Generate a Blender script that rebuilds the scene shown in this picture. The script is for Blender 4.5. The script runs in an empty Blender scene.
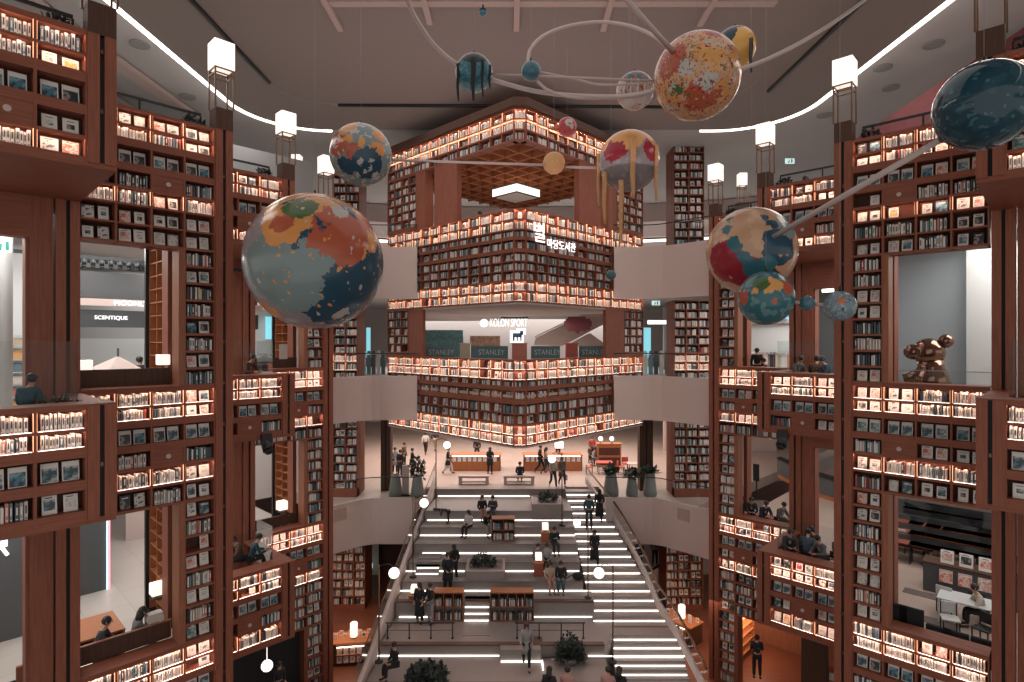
import bpy, bmesh, math, random
from mathutils import Matrix, Vector
R = random.Random(7)
SC = bpy.context.scene
COL = SC.collection
ZC = 14.6                      # camera height above the lowest floor
FPX = 575.0                    # focal length in pixels for a 1024 px wide picture
YAW = math.radians(46.12)      # the building's axes against the camera's
CU, SU = .7208, .6932          # forward and sideways share of the u axis

# ------------------------------------------------------------------ frames
def frame(x, y, rz, z=ZC):
    return Matrix.Translation((x, y, z)) @ Matrix.Rotation(rz, 4, 'Z')
def uv(u, v):                  # building coordinates -> world XY (camera stands at 0,0)
    return (SU*u - CU*v, CU*u + SU*v)
WF = frame(0, 0, 0)            # world-aligned frame
BF = frame(0, 0, YAW)          # building frame: local x = u, local y = v
def FL(V):                     # facade of the left row: local x = u, local y into the wall
    x, y = uv(0, V); return frame(x, y, YAW)
def FR(U):                     # facade of the right row: local x = -v, local y into the wall
    x, y = uv(U, 0); return frame(x, y, YAW - math.pi/2)
def at(px, py, d):             # a measured direction at a known distance -> point relative to the camera
    return Vector(((px-512)/FPX*d, d, (341-py)/FPX*d))
def proj(p):
    return (512+FPX*p[0]/p[1], 341-FPX*(p[2])/p[1]) if p[1] > .1 else (-1e4, -1e4)

# ------------------------------------------------------------------ materials
MATS = {}
def nmat(name):
    m = bpy.data.materials.new(name); m.use_nodes = True
    nt = m.node_tree; b = nt.nodes['Principled BSDF']
    MATS[name] = m
    return m, nt, b
def plain(name, c, rough=.6, metal=0., emit=None, es=0., alpha=None, trans=0., noise=.06, nscale=9.):
    m, nt, b = nmat(name)
    b.inputs['Roughness'].default_value = rough
    b.inputs['Metallic'].default_value = metal
    if noise and emit is None:
        n = nt.nodes.new('ShaderNodeTexNoise'); n.inputs['Scale'].default_value = nscale
        tc = nt.nodes.new('ShaderNodeTexCoord'); nt.links.new(tc.outputs['Object'], n.inputs['Vector'])
        r = nt.nodes.new('ShaderNodeMixRGB'); r.blend_type = 'MIX'
        r.inputs['Color1'].default_value = (*[max(0, x*(1-noise)) for x in c], 1)
        r.inputs['Color2'].default_value = (*[min(1, x*(1+noise)) for x in c], 1)
        nt.links.new(n.outputs['Fac'], r.inputs['Fac']); nt.links.new(r.outputs['Color'], b.inputs['Base Color'])
    else:
        b.inputs['Base Color'].default_value = (*c, 1)
    if emit is not None:
        b.inputs['Emission Color'].default_value = (*emit, 1); b.inputs['Emission Strength'].default_value = es
    if trans: b.inputs['Transmission Weight'].default_value = trans
    if alpha is not None: b.inputs['Alpha'].default_value = alpha
    return m
def woodmat(name, c, c2=None, rough=.55, scale=(14, 14, .8)):
    m, nt, b = nmat(name)
    c2 = c2 or tuple(x*.72 for x in c)
    tc = nt.nodes.new('ShaderNodeTexCoord'); mp = nt.nodes.new('ShaderNodeMapping')
    mp.inputs['Scale'].default_value = scale
    n = nt.nodes.new('ShaderNodeTexNoise'); n.inputs['Scale'].default_value = 2.2; n.inputs['Detail'].default_value = 4
    r = nt.nodes.new('ShaderNodeValToRGB')
    r.color_ramp.elements[0].position = .32; r.color_ramp.elements[0].color = (*c2, 1)
    r.color_ramp.elements[1].position = .68; r.color_ramp.elements[1].color = (*c, 1)
    nt.links.new(tc.outputs['Object'], mp.inputs['Vector']); nt.links.new(mp.outputs['Vector'], n.inputs['Vector'])
    nt.links.new(n.outputs['Fac'], r.inputs['Fac']); nt.links.new(r.outputs['Color'], b.inputs['Base Color'])
    b.inputs['Roughness'].default_value = rough; b.inputs['Specular IOR Level'].default_value = .22
    return m
def tiles(name, c, c2, size=1.2, rough=.35, planks=False):
    m, nt, b = nmat(name)
    tc = nt.nodes.new('ShaderNodeTexCoord'); br = nt.nodes.new('ShaderNodeTexBrick')
    br.inputs['Scale'].default_value = 1/size
    br.inputs['Color1'].default_value = (*c, 1); br.inputs['Color2'].default_value = (*[x*.9 for x in c], 1)
    br.inputs['Mortar'].default_value = (*c2, 1); br.inputs['Mortar Size'].default_value = .012
    if planks:
        br.inputs['Brick Width'].default_value = 1.6; br.inputs['Row Height'].default_value = .16
    else:
        br.offset = 0; br.inputs['Brick Width'].default_value = 1; br.inputs['Row Height'].default_value = 1
    nt.links.new(tc.outputs['Object'], br.inputs['Vector']); nt.links.new(br.outputs['Color'], b.inputs['Base Color'])
    b.inputs['Roughness'].default_value = rough
    return m
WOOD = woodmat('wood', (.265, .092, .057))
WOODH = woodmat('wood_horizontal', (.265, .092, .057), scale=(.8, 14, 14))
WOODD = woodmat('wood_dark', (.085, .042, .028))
WOODL = woodmat('wood_lighter', (.30, .12, .07))  # lighter wood tone for jambs, racks and tables
BACK = woodmat('wood_back_shaded', (.085, .032, .024))  # shelf backs: the shade inside the cells is put into this darker colour
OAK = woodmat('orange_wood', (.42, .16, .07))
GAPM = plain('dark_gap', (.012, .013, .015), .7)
STRIP = plain('led_warm', (1, .8, .6), emit=(1, .80, .68), es=6)
STRIPT = plain('led_orange', (1, .6, .4), emit=(1, .68, .52), es=58)
STRIPV = plain('led_side', (1, .6, .4), emit=(1, .42, .22), es=3)
LED = plain('led_white', (1, .95, .9), emit=(1, .90, .80), es=3.0)
LAMPW = plain('lamp_shade_white', (1, .9, .8), emit=(1, .88, .77), es=.92)
GLOBE = plain('globe_glass', (1, .95, .9), emit=(1, .88, .80), es=1.8)
WHITE = plain('white_plaster', (.50, .40, .375), .8, noise=.02)
SLAB = plain('slab_white', (.56, .47, .44), .75, noise=.02)
GREY = plain('grey_plaster', (.30, .30, .30), .8, noise=.03)
CEIL = plain('ceiling_paint', (.36, .32, .31), .85, noise=.03)
DARK = plain('dark_metal', (.03, .034, .037), .4, .6)
BRASS = plain('bronze_metal', (.16, .09, .055), .4, .7)
BLACK = plain('black_fabric', (.012, .014, .016), .9)
STONE = plain('grey_stone', (.22, .19, .18), .55, noise=.12)
CONC = plain('stair_stone', (.27, .235, .225), .5, noise=.10)
FL5 = tiles('floor_light', (.46, .36, .31), (.36, .28, .24), 1.2)
FL6 = tiles('floor_grey', (.42, .38, .35), (.33, .30, .28), 1.2)
FL4 = tiles('floor_timber', (.20, .07, .04), (.08, .03, .02), 1.0, .4, planks=True)
def glassmat():
    m, nt, b = nmat('clear_glass')
    out = nt.nodes['Material Output']
    t = nt.nodes.new('ShaderNodeBsdfTransparent'); t.inputs['Color'].default_value = (.86, .90, .90, 1)
    g = nt.nodes.new('ShaderNodeBsdfGlossy'); g.inputs['Roughness'].default_value = .03
    fr = nt.nodes.new('ShaderNodeFresnel'); fr.inputs['IOR'].default_value = 1.45
    mx = nt.nodes.new('ShaderNodeMixShader')
    hm = nt.nodes.new('ShaderNodeMath'); hm.operation = 'MULTIPLY'; hm.inputs[1].default_value = .5; hm.use_clamp = True
    nt.links.new(fr.outputs['Fac'], hm.inputs[0]); nt.links.new(hm.outputs[0], mx.inputs['Fac']); nt.links.new(t.outputs['BSDF'], mx.inputs[1]); nt.links.new(g.outputs['BSDF'], mx.inputs[2])
    nt.links.new(mx.outputs['Shader'], out.inputs['Surface'])
    nt.nodes.remove(b)
    return m
GLASS = glassmat()

# ------------------------------------------------------------------ mesh builder
class MB:
    def __init__(s): s.v = []; s.f = []; s.m = []; s.sm = []
    def box(s, x0, x1, y0, y1, z0, z1, mi=0):
        b = len(s.v)
        s.v += [(x0,y0,z0),(x1,y0,z0),(x1,y1,z0),(x0,y1,z0),(x0,y0,z1),(x1,y0,z1),(x1,y1,z1),(x0,y1,z1)]
        s.f += [(b,b+3,b+2,b+1),(b+4,b+5,b+6,b+7),(b,b+1,b+5,b+4),(b+1,b+2,b+6,b+5),(b+2,b+3,b+7,b+6),(b+3,b,b+4,b+7)]
        s.m += [mi]*6; s.sm += [False]*6; return s
    def xbox(s, M, sx, sy, sz, mi=0):      # centred box under a matrix
        b = len(s.v)
        for z in (-sz/2, sz/2):
            for x, y in ((-sx/2,-sy/2),(sx/2,-sy/2),(sx/2,sy/2),(-sx/2,sy/2)): s.v.append(tuple(M @ Vector((x, y, z))))
        s.f += [(b,b+3,b+2,b+1),(b+4,b+5,b+6,b+7),(b,b+1,b+5,b+4),(b+1,b+2,b+6,b+5),(b+2,b+3,b+7,b+6),(b+3,b,b+4,b+7)]
        s.m += [mi]*6; s.sm += [False]*6; return s
    def prism(s, pts, z0, z1, mi=0):       # ccw outline in xy
        b = len(s.v); n = len(pts)
        s.v += [(p[0], p[1], z0) for p in pts] + [(p[0], p[1], z1) for p in pts]
        s.f += [tuple(b+i for i in reversed(range(n))), tuple(b+n+i for i in range(n))]
        for i in range(n): s.f.append((b+i, b+(i+1) % n, b+n+(i+1) % n, b+n+i))
        s.m += [mi]*(n+2); s.sm += [False]*(n+2); return s
    def tube(s, pts, r, n=8, mi=0, caps=True):
        pts = [Vector(p) for p in pts]; b = len(s.v); k = len(pts)
        rs = r if isinstance(r, (list, tuple)) else [r]*k
        up = None
        for i, p in enumerate(pts):
            t = (pts[min(i+1, k-1)] - pts[max(i-1, 0)])
            t = t.normalized() if t.length > 1e-9 else Vector((0, 0, 1))
            if up is None:
                up = Vector((0, 0, 1)) if abs(t.z) < .9 else Vector((1, 0, 0))
            a = t.cross(up).normalized(); up2 = a.cross(t).normalized(); up = up2
            for j in range(n):
                q = 2*math.pi*j/n
                s.v.append(tuple(p + (a*math.cos(q) + up2*math.sin(q))*rs[i]))
        for i in range(k-1):
            for j in range(n):
                s.f.append((b+i*n+j, b+i*n+(j+1) % n, b+(i+1)*n+(j+1) % n, b+(i+1)*n+j)); s.m.append(mi); s.sm.append(True)
        if caps:
            s.f += [tuple(b+j for j in reversed(range(n))), tuple(b+(k-1)*n+j for j in range(n))]; s.m += [mi]*2; s.sm += [False]*2
        return s
    def lathe(s, prof, c=(0, 0, 0), n=20, mi=0, sx=1, sy=1):
        b = len(s.v); k = len(prof)
        for r, z in prof:
            for j in range(n):
                q = 2*math.pi*j/n; s.v.append((c[0]+r*math.cos(q)*sx, c[1]+r*math.sin(q)*sy, c[2]+z))
        for i in range(k-1):
            for j in range(n):
                s.f.append((b+i*n+j, b+i*n+(j+1) % n, b+(i+1)*n+(j+1) % n, b+(i+1)*n+j)); s.m.append(mi); s.sm.append(True)
        s.f += [tuple(b+j for j in reversed(range(n))), tuple(b+(k-1)*n+j for j in range(n))]; s.m += [mi]*2; s.sm += [False]*2
        return s
    def ball(s, c, r, n=20, mi=0, sz=1.):
        prof = [(max(1e-4, r*math.sin(math.pi*i/(n//2))), -r*sz*math.cos(math.pi*i/(n//2))) for i in range(n//2+1)]
        return s.lathe(prof, c, n, mi)
    def quad(s, a, b_, c, d, mi=0):
        b = len(s.v); s.v += [tuple(a), tuple(b_), tuple(c), tuple(d)]; s.f.append((b, b+1, b+2, b+3)); s.m.append(mi); s.sm.append(False); return s
    def mesh(s, name, mats, off=(0, 0, 0)):
        me = bpy.data.meshes.new(name)
        o = off
        me.from_pydata([(x-o[0], y-o[1], z-o[2]) for x, y, z in s.v], [], s.f)
        for m in mats: me.materials.append(m)
        me.polygons.foreach_set('material_index', s.m); me.polygons.foreach_set('use_smooth', s.sm)
        me.update(); return me
ORG = {}
def thing(name, label, cat, fr=WF, o=(0, 0, 0), group=None):
    e = bpy.data.objects.new(name, None); COL.objects.link(e); e.empty_display_size = .1
    e.matrix_world = fr @ Matrix.Translation(o)
    e['label'] = label; e['category'] = cat
    if group: e['group'] = group
    ORG[e.name] = Vector(o); return e
def part(name, mb, mats, parent, label=None, kind=None, bevel=0):
    if not isinstance(mats, (list, tuple)): mats = [mats]
    o = bpy.data.objects.new(name, mb.mesh(name, mats, ORG[parent.name])); COL.objects.link(o)
    o.parent = parent; ORG[o.name] = ORG[parent.name]
    if label: o['label'] = label
    if kind: o['kind'] = kind
    if bevel:
        bv = o.modifiers.new('bevel', 'BEVEL'); bv.width = bevel; bv.segments = 2; bv.limit_method = 'ANGLE'
    return o
def solo(name, mb, mats, label, cat, fr=WF, o=(0, 0, 0), group=None, kind=None, bevel=0):
    if not isinstance(mats, (list, tuple)): mats = [mats]
    ob = bpy.data.objects.new(name, mb.mesh(name, mats, o)); COL.objects.link(ob)
    ob.matrix_world = fr @ Matrix.Translation(o)
    if label: ob['label'] = label
    if cat: ob['category'] = cat
    if group: ob['group'] = group
    if kind: ob['kind'] = kind
    ORG[ob.name] = Vector(o)
    if bevel:
        bv = ob.modifiers.new('bevel', 'BEVEL'); bv.width = bevel; bv.segments = 2; bv.limit_method = 'ANGLE'
    return ob
def struct(name, mb, mats, fr=WF, label=None):
    return solo(name, mb, mats, label, None, fr, kind='structure')
def text(body, size, mat, fr, loc, parent=None, name='lettering', ext=.02, label=None, cat=None, sx=1., align='CENTER'):
    cu = bpy.data.curves.new(name, 'FONT'); cu.body = body; cu.size = size; cu.extrude = ext
    cu.align_x = align; cu.align_y = 'CENTER'
    tmp = bpy.data.objects.new('tmp_text', cu); COL.objects.link(tmp)
    dg = bpy.context.evaluated_depsgraph_get()
    me = bpy.data.meshes.new_from_object(tmp.evaluated_get(dg)); bpy.data.objects.remove(tmp)
    M = Matrix.Translation(loc) @ Matrix.Rotation(math.pi/2, 4, 'X') @ Matrix.Diagonal((sx, 1, 1, 1))
    me.transform(M if parent is None else Matrix.Translation(-ORG[parent.name]) @ M)
    me.materials.clear(); me.materials.append(mat)
    o = bpy.data.objects.new(name, me); COL.objects.link(o)
    if parent is not None: o.parent = parent
    else: o.matrix_world = fr
    if label: o['label'] = label
    if cat: o['category'] = cat
    return o

# ------------------------------------------------------------------ books
PAL = [(.62,.56,.52),(.55,.50,.47),(.66,.61,.57),(.40,.37,.35),(.045,.06,.07),(.03,.04,.05),(.06,.09,.11),(.14,.20,.24),
       (.30,.30,.29),(.55,.20,.16),(.42,.09,.07),(.10,.17,.19),(.70,.66,.62),(.50,.42,.32),(.66,.36,.14),(.09,.20,.18)]
PALN = ['pale','stone','white','grey','dark teal','black','navy','slate blue','mid grey','coral','red','petrol','off-white','tan','orange','green']
PALM = [plain('book_colour_%d' % i, c, .6, noise=.03) for i, c in enumerate(PAL)]
def covermat(i, a, b, c):
    m, nt, bs = nmat('cover_art_%d' % i)
    tc = nt.nodes.new('ShaderNodeTexCoord'); mp = nt.nodes.new('ShaderNodeMapping')
    mp.inputs['Location'].default_value = (i*3.1, i*1.7, i*2.3)
    n = nt.nodes.new('ShaderNodeTexNoise'); n.inputs['Scale'].default_value = 11; n.inputs['Detail'].default_value = 1.5
    r = nt.nodes.new('ShaderNodeValToRGB'); r.color_ramp.interpolation = 'CONSTANT'
    r.color_ramp.elements[0].color = (*a, 1); r.color_ramp.elements[1].position = .46; r.color_ramp.elements[1].color = (*b, 1)
    e = r.color_ramp.elements.new(.58); e.color = (*c, 1)
    nt.links.new(tc.outputs['Object'], mp.inputs['Vector']); nt.links.new(mp.outputs['Vector'], n.inputs['Vector'])
    nt.links.new(n.outputs['Fac'], r.inputs['Fac']); nt.links.new(r.outputs['Color'], bs.inputs['Base Color'])
    bs.inputs['Roughness'].default_value = .5
    return m
ART = [covermat(0,(.04,.07,.09),(.10,.17,.21),(.40,.42,.42)), covermat(1,(.03,.05,.07),(.06,.16,.22),(.16,.30,.35)),
       covermat(2,(.55,.16,.12),(.62,.50,.46),(.60,.30,.24)), covermat(3,(.60,.56,.52),(.45,.42,.40),(.10,.12,.14)),
       covermat(4,(.66,.33,.09),(.60,.42,.20),(.55,.20,.10)), covermat(5,(.02,.03,.035),(.05,.07,.08),(.30,.22,.18)),
       covermat(6,(.58,.53,.50),(.50,.26,.22),(.62,.58,.55)), covermat(7,(.08,.14,.15),(.20,.30,.30),(.50,.50,.48)),
       covermat(8,(.40,.05,.05),(.55,.12,.10),(.60,.50,.45)), covermat(9,(.56,.52,.49),(.60,.57,.54),(.12,.15,.17))]
ARTN = ['teal photo','blue photo','coral','line-drawn','orange','black','pinkish','greenish','red','white']
SUBJ=0
BOOKS = []      # collected placements
def fill_cell(F, x0, x1, zb, zt, typ, where, row, col, coarse=False, y0=.05):
    """F frame; opening x0..x1, zb..zt (relative to the camera height)"""
    h = zt-zb; w = x1-x0
    k = typ
    if typ in 'LDM': k = 'S' if R.random() < (.56 if typ == 'L' else .52) else 'C'
    if typ == 'P': k = 'C'
    if coarse and typ != 'P': k = 'S' if R.random() < .72 else 'C'
    lit = typ == 'L'
    if k == 'S':
        x = x0 + .03 + R.random()*.03; j = 0
        hh = min(h*.86, .32)
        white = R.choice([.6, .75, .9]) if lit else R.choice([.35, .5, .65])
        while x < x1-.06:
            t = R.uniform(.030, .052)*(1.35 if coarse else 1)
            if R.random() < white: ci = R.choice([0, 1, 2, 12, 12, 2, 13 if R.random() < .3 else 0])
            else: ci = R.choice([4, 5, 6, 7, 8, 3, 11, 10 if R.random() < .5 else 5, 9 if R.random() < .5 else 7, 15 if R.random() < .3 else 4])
            if x+t > x1-.03: break
            BOOKS.append(dict(k='S', F=F, x=x, y=y0+R.uniform(0, .02), z=zb, w=t, h=hh*R.uniform(.82, 1), d=.19, c=ci, W=where, row=row, col=col, j=j))
            j += 1
            x += t + (R.uniform(.003, .026) if not (not lit and R.random() < .25) else R.uniform(.015, .04))
    else:
        n = 2 if w > .5 else 1
        bw = min(.238, w*.37); bh = min(h*.88, .325)
        for j in range(n):
            cx = x0 + w*(.28 + .44*j) if n == 2 else x0+w/2
            if typ != 'P' and R.random() < .03: continue
            ww = bw*R.uniform(.82, 1.02); hh = bh*R.uniform(.84, 1)
            if typ == 'P': sty, art = 'P', R.choice([0, 1, 0, 5, 7, 1, 2 if R.random() < .2 else 0])
            else:
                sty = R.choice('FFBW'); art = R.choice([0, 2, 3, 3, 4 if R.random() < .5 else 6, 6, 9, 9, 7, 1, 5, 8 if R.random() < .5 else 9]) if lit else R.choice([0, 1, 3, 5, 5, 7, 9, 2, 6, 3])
            if typ == 'P': ww, hh = bw, bh
            BOOKS.append(dict(k='C', F=F, x=cx-ww/2, y=.10+y0, z=zb, w=ww, h=hh, d=.022, c=art, sty=sty, W=where, row=row, col=col, j=j))

# row schemes: openings measured down from the parapet top (from, to, kind)
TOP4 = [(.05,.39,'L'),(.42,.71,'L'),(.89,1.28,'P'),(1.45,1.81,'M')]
def case(F, x0, x1, T, rows, label, where, ncol=None, colw=.70, depth=.34, zlow=None, coarse=False, disc=None, y0=0., panel_cols=None, group=None):
    """a bookcase of openings between x0..x1 below the level T (relative z)"""
    zbot = T-rows[-1][1]-.07 if zlow is None else zlow
    t = thing('bookcase', label, 'bookcase', F, ((x0+x1)/2, y0, zbot), group)
    n = ncol or max(1, round((x1-x0)/colw)); cw = (x1-x0)/n
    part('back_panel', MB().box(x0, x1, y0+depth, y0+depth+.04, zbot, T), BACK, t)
    lv = [T] + [z for a, b, k in rows for z in (T-a, T-b)] + [zbot]
    for i in range(0, len(lv), 2):
        if lv[i]-lv[i+1] < .001: continue
        part('shelf', MB().box(x0, x1, y0, y0+depth, lv[i+1], lv[i]), WOODH, t)
    for i in range(n+1):
        x = x0+i*cw; a, b = (x-.022, x+.022)
        if i == 0: a, b = x0, x0+.03
        if i == n: a, b = x1-.03, x1
        part('upright', MB().box(a, b, y0-.004, y0+depth, zbot, T), WOOD, t)
    for ri, (a, b, k) in enumerate(rows):
        if k == 'L':
            mb = MB()
            for i in range(n): mb.box(x0+i*cw+.04, x0+(i+1)*cw-.04, y0+.030, y0+.040, T-b, T-b+.004)
            part('light_strip', mb, STRIP, t, 'glowing warm white strip')
            mb = MB(); mb.box(x0+.03, x1-.03, y0+.018, y0+.036, T-a-.009, T-a-.001)

            part('light_strip', mb, STRIPT, t, 'glowing orange strip')
            mb = MB()
            for i in range(n):
                for xx in (x0+i*cw+.022, x0+(i+1)*cw-.027): mb.box(xx, xx+.005, y0+.01, y0+.022, T-b+.01, T-a-.01)
            part('light_strip', mb, STRIPV, t, 'dim orange glow along the uprights')
            part('lip', MB().box(x0+.02, x1-.02, y0-.001, y0+.014, T-a-.022, T-a), WOODH, t)
        for i in range(n):
            if k == 'X': continue
            if disc and disc == (ri, i):
                bp_ = part('blank_panel', MB().box(x0+i*cw+.022, x0+(i+1)*cw-.022, y0+.01, y0+.03, T-b, T-a), WOODH, t)
                cx = x0+(i+.5)*cw
                dm = MB(); dm.tube([(cx, y0-.015, T-(a+b)/2), (cx, y0+.01, T-(a+b)/2)], .055, 16)
                part('round_speaker', dm, WHITE, bp_, 'small round white disc')
                continue
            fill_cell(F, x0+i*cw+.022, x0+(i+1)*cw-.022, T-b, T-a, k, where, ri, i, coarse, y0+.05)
    return t
ORD = ['first','second','third','fourth','fifth','sixth','seventh','eighth','ninth','tenth','eleventh','twelfth','thirteenth','fourteenth','fifteenth','sixteenth','seventeenth','eighteenth','nineteenth','twentieth']
VARM = {}
def cover_mesh(mb, b, ox=0, oy=0, oz=0, mi0=0, full=True):
    w, h, d = b['w'], b['h'], b['d']; lean = h*.16
    body = 12 if b['sty'] in 'PFW' else (4 if b['c'] in (0, 1, 5) else 13)
    art = 16+b['c']
    def q(xa, xb, za, zb2, dy, mi):
        ya = oy+lean*za/h-dy; yb = oy+lean*zb2/h-dy
        mb.quad((ox+xa, ya, oz+za), (ox+xb, ya, oz+za), (ox+xb, yb, oz+zb2), (ox+xa, yb, oz+zb2), mi)
    base = len(mb.v)
    mb.v += [(ox, oy, oz), (ox+w, oy, oz), (ox+w, oy+d, oz), (ox, oy+d, oz), (ox, oy+lean, oz+h), (ox+w, oy+lean, oz+h), (ox+w, oy+lean+d, oz+h), (ox, oy+lean+d, oz+h)]
    k = base
    mb.f += [(k,k+3,k+2,k+1),(k+4,k+5,k+6,k+7),(k,k+1,k+5,k+4),(k+1,k+2,k+6,k+5),(k+2,k+3,k+7,k+6),(k+3,k,k+4,k+7)]
    mb.m += [body]*6; mb.sm += [False]*6
    if b['sty'] == 'P': q(w*.07, w*.93, h*.05, h*.74, .002, art)
    elif b['sty'] == 'F': q(w*.12, w*.88, h*.22, h*.78, .002, art); q(w*.2, w*.7, h*.86, h*.91, .002, 5)
    elif b['sty'] == 'B': q(w*.02, w*.98, h*.01, h*.99, .002, art); q(w*.2, w*.8, h*.78, h*.86, .003, 2)
    else: q(w*.25, w*.75, h*.35, h*.65, .002, art); q(w*.25, w*.75, h*.8, h*.84, .002, 4)
def spine_mesh(mb, b, ox=0, oy=0, oz=0, rich=False):
    w, h, d = b['w'], b['h'], b['d']
    mb.box(ox, ox+w, oy, oy+d, oz, oz+h, b['c'])
    if rich:
        o = 5 if b['c'] in (0, 1, 2, 12, 13, 3) else 12
        mb.box(ox+w*.28, ox+w*.72, oy-.001, oy, oz+h*.35, oz+h*.8, o)
        mb.box(ox+w*.2, ox+w*.8, oy-.001, oy, oz+h*.08, oz+h*.14, o)
        mb.box(ox+.003, ox+w-.003, oy+.004, oy+d-.004, oz+h, oz+h+.001, 2)
def place_books():
    allm = PALM+ART
    ind = {'S': [], 'C': []}; rest = []
    for b in BOOKS:
        p = b['F'] @ Vector((b['x']+b['w']/2, b['y'], b['z']+b['h']/2)); p.z -= ZC
        px, py = proj(p)
        b['s'] = b['w']*b['h']/(p.y*p.y) if p.y > .1 else 0
        inn = 2 < px < 1022 and 2 < py < 680 and not b.get('hid')
        b['px'] = px
        (ind[b['k']] if inn else rest).append(b) if inn else rest.append(b)
    for k in 'SC':
        L = sorted(ind[k], key=lambda b: -b['s']); rest += L[300:]
        for b in L[:300]:
            mb = MB()
            if k == 'C': cover_mesh(mb, b); nm = 'display_book'
            else: spine_mesh(mb, b, rich=True); nm = 'upright_book'
            me = mb.mesh(nm, allm); o = bpy.data.objects.new(nm, me); COL.objects.link(o)
            o.matrix_world = b['F'] @ Matrix.Translation((b['x'], b['y'], b['z']))
            rowname = b['W'][1](b['row'])
            if k == 'C':
                look = {'P': 'white-topped %s book' % ARTN[b['c']], 'F': '%s panel book' % ARTN[b['c']], 'B': '%s book' % ARTN[b['c']], 'W': '%s motif book' % ARTN[b['c']]}[b['sty']]
                o['label'] = '%s %s, cell %d, %s, %s' % (look, 'left' if b['j'] == 0 else 'right', b['col']+1, rowname, b['W'][0])
            else:
                o['label'] = '%s spine, %s, cell %d, %s, %s' % (PALN[b['c']], ORD[min(b['j'], 19)], b['col']+1, rowname, b['W'][0])
            o['category'] = 'book'; o['group'] = 'books %s' % b['W'][0]
    mb = MB()
    for b in rest:
        p = b['F'] @ Vector((b['x'], b['y'], b['z']))
        n0 = len(mb.v)
        if b['k'] == 'C': cover_mesh(mb, b)
        else: spine_mesh(mb, b)
        M = b['F'] @ Matrix.Translation((b['x'], b['y'], b['z']))
        for i in range(n0, len(mb.v)): mb.v[i] = tuple(M @ Vector(mb.v[i]))
    o = bpy.data.objects.new('distant_books', mb.mesh('distant_books', allm)); COL.objects.link(o)
    o['label'] = 'thousands of small books filling the farther shelves around the atrium'; o['category'] = 'books'; o['kind'] = 'stuff'
# ------------------------------------------------------------------ the two stepped rows of bookcase walls
T7, T6, T5 = 5.36, -1.12, -7.40
F7, F6, F5, F4 = 4.26, -2.20, -8.42, -14.6
PW = .42
SIDE = {'L': dict(s=1, P=lambda n: 2.50+3.18*n, W=lambda n: 12.2+3.23*n, fr=FL, cw=.70, nm='left'),
        'R': dict(s=-1, P=lambda n: 1.23+3.30*n, W=lambda n: 14.1+3.27*n, fr=FR, cw=.71, nm='right')}
BAYN = {0: 'nearest', 1: 'second', 2: 'third', 3: 'farthest'}
STN = {7: 'top storey', 6: 'middle storey', 5: 'lower storey'}
ROWS_A7 = TOP4+[(1.85,2.17,'L')]
ROWS_A6 = TOP4
ROWS_A5 = TOP4+[(1.86,2.32,'L')]
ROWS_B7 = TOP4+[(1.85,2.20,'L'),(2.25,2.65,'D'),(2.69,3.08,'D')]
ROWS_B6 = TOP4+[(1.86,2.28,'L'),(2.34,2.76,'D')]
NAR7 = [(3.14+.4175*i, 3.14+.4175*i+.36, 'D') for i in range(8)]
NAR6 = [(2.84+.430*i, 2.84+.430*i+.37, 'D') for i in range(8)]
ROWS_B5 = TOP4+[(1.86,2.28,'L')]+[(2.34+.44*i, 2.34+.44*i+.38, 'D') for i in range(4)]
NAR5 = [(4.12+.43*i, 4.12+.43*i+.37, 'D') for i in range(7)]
def sbox(mb, s, q0, q1, y0, y1, z0, z1, mi=0):
    a, b = sorted((s*q0, s*q1)); return mb.box(a, b, y0, y1, z0, z1, mi)
TRN = [0]
def trim(mb, mats, fr):
    TRN[0] += 1; return struct('trim_%d' % TRN[0], mb, mats, fr)
def wh(side, n, st, extra=''):
    nm = SIDE[side]['nm']
    def rn(r):
        base = {0: 'upper lit row', 1: 'lower lit row', 2: 'framed row', 3: 'row four', 4: 'row five', 5: 'row six', 6: 'row seven'}
        if extra: return 'shelf %d' % (r+1)
        return base.get(r, 'row %d' % (r+1))
    return ('%s %s %s, %s' % (BAYN[n], nm, 'column' if extra else 'bookcase', STN[st]), rn)
def pillar(side, n, plane, z0, z1, label, lamp=True):
    S = SIDE[side]; s = S['s']; P = S['P'](n); F = S['fr'](S['W'](plane))
    t = thing('pillar', label, 'pillar', F, (s*(P-PW/2), 0, z0))
    for a, b in ((P-PW, P-PW+.175), (P-.175, P)):
        m = MB(); sbox(m, s, a, b, -.03, .40, z0, z1); part('plank', m, WOOD, t)
    m = MB(); sbox(m, s, P-PW+.175, P-.175, .06, .38, z0, z1); gr_ = part('groove', m, GAPM, t)
    z = z0+.9
    m = MB()
    while z < z1-.3:
        sbox(m, s, P-PW/2-.02, P-PW/2+.02, .0, .06, z, z+.07); z += 1.05
    part('bracket', m, BRASS, gr_)
    if lamp:
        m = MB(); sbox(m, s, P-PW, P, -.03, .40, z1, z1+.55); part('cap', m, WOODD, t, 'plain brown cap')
        pillar_lamp(F, s*(P-PW/2), .185, z1+.55, '%s' % label.replace('pillar', 'lamp over the pillar'))
    return t
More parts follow.
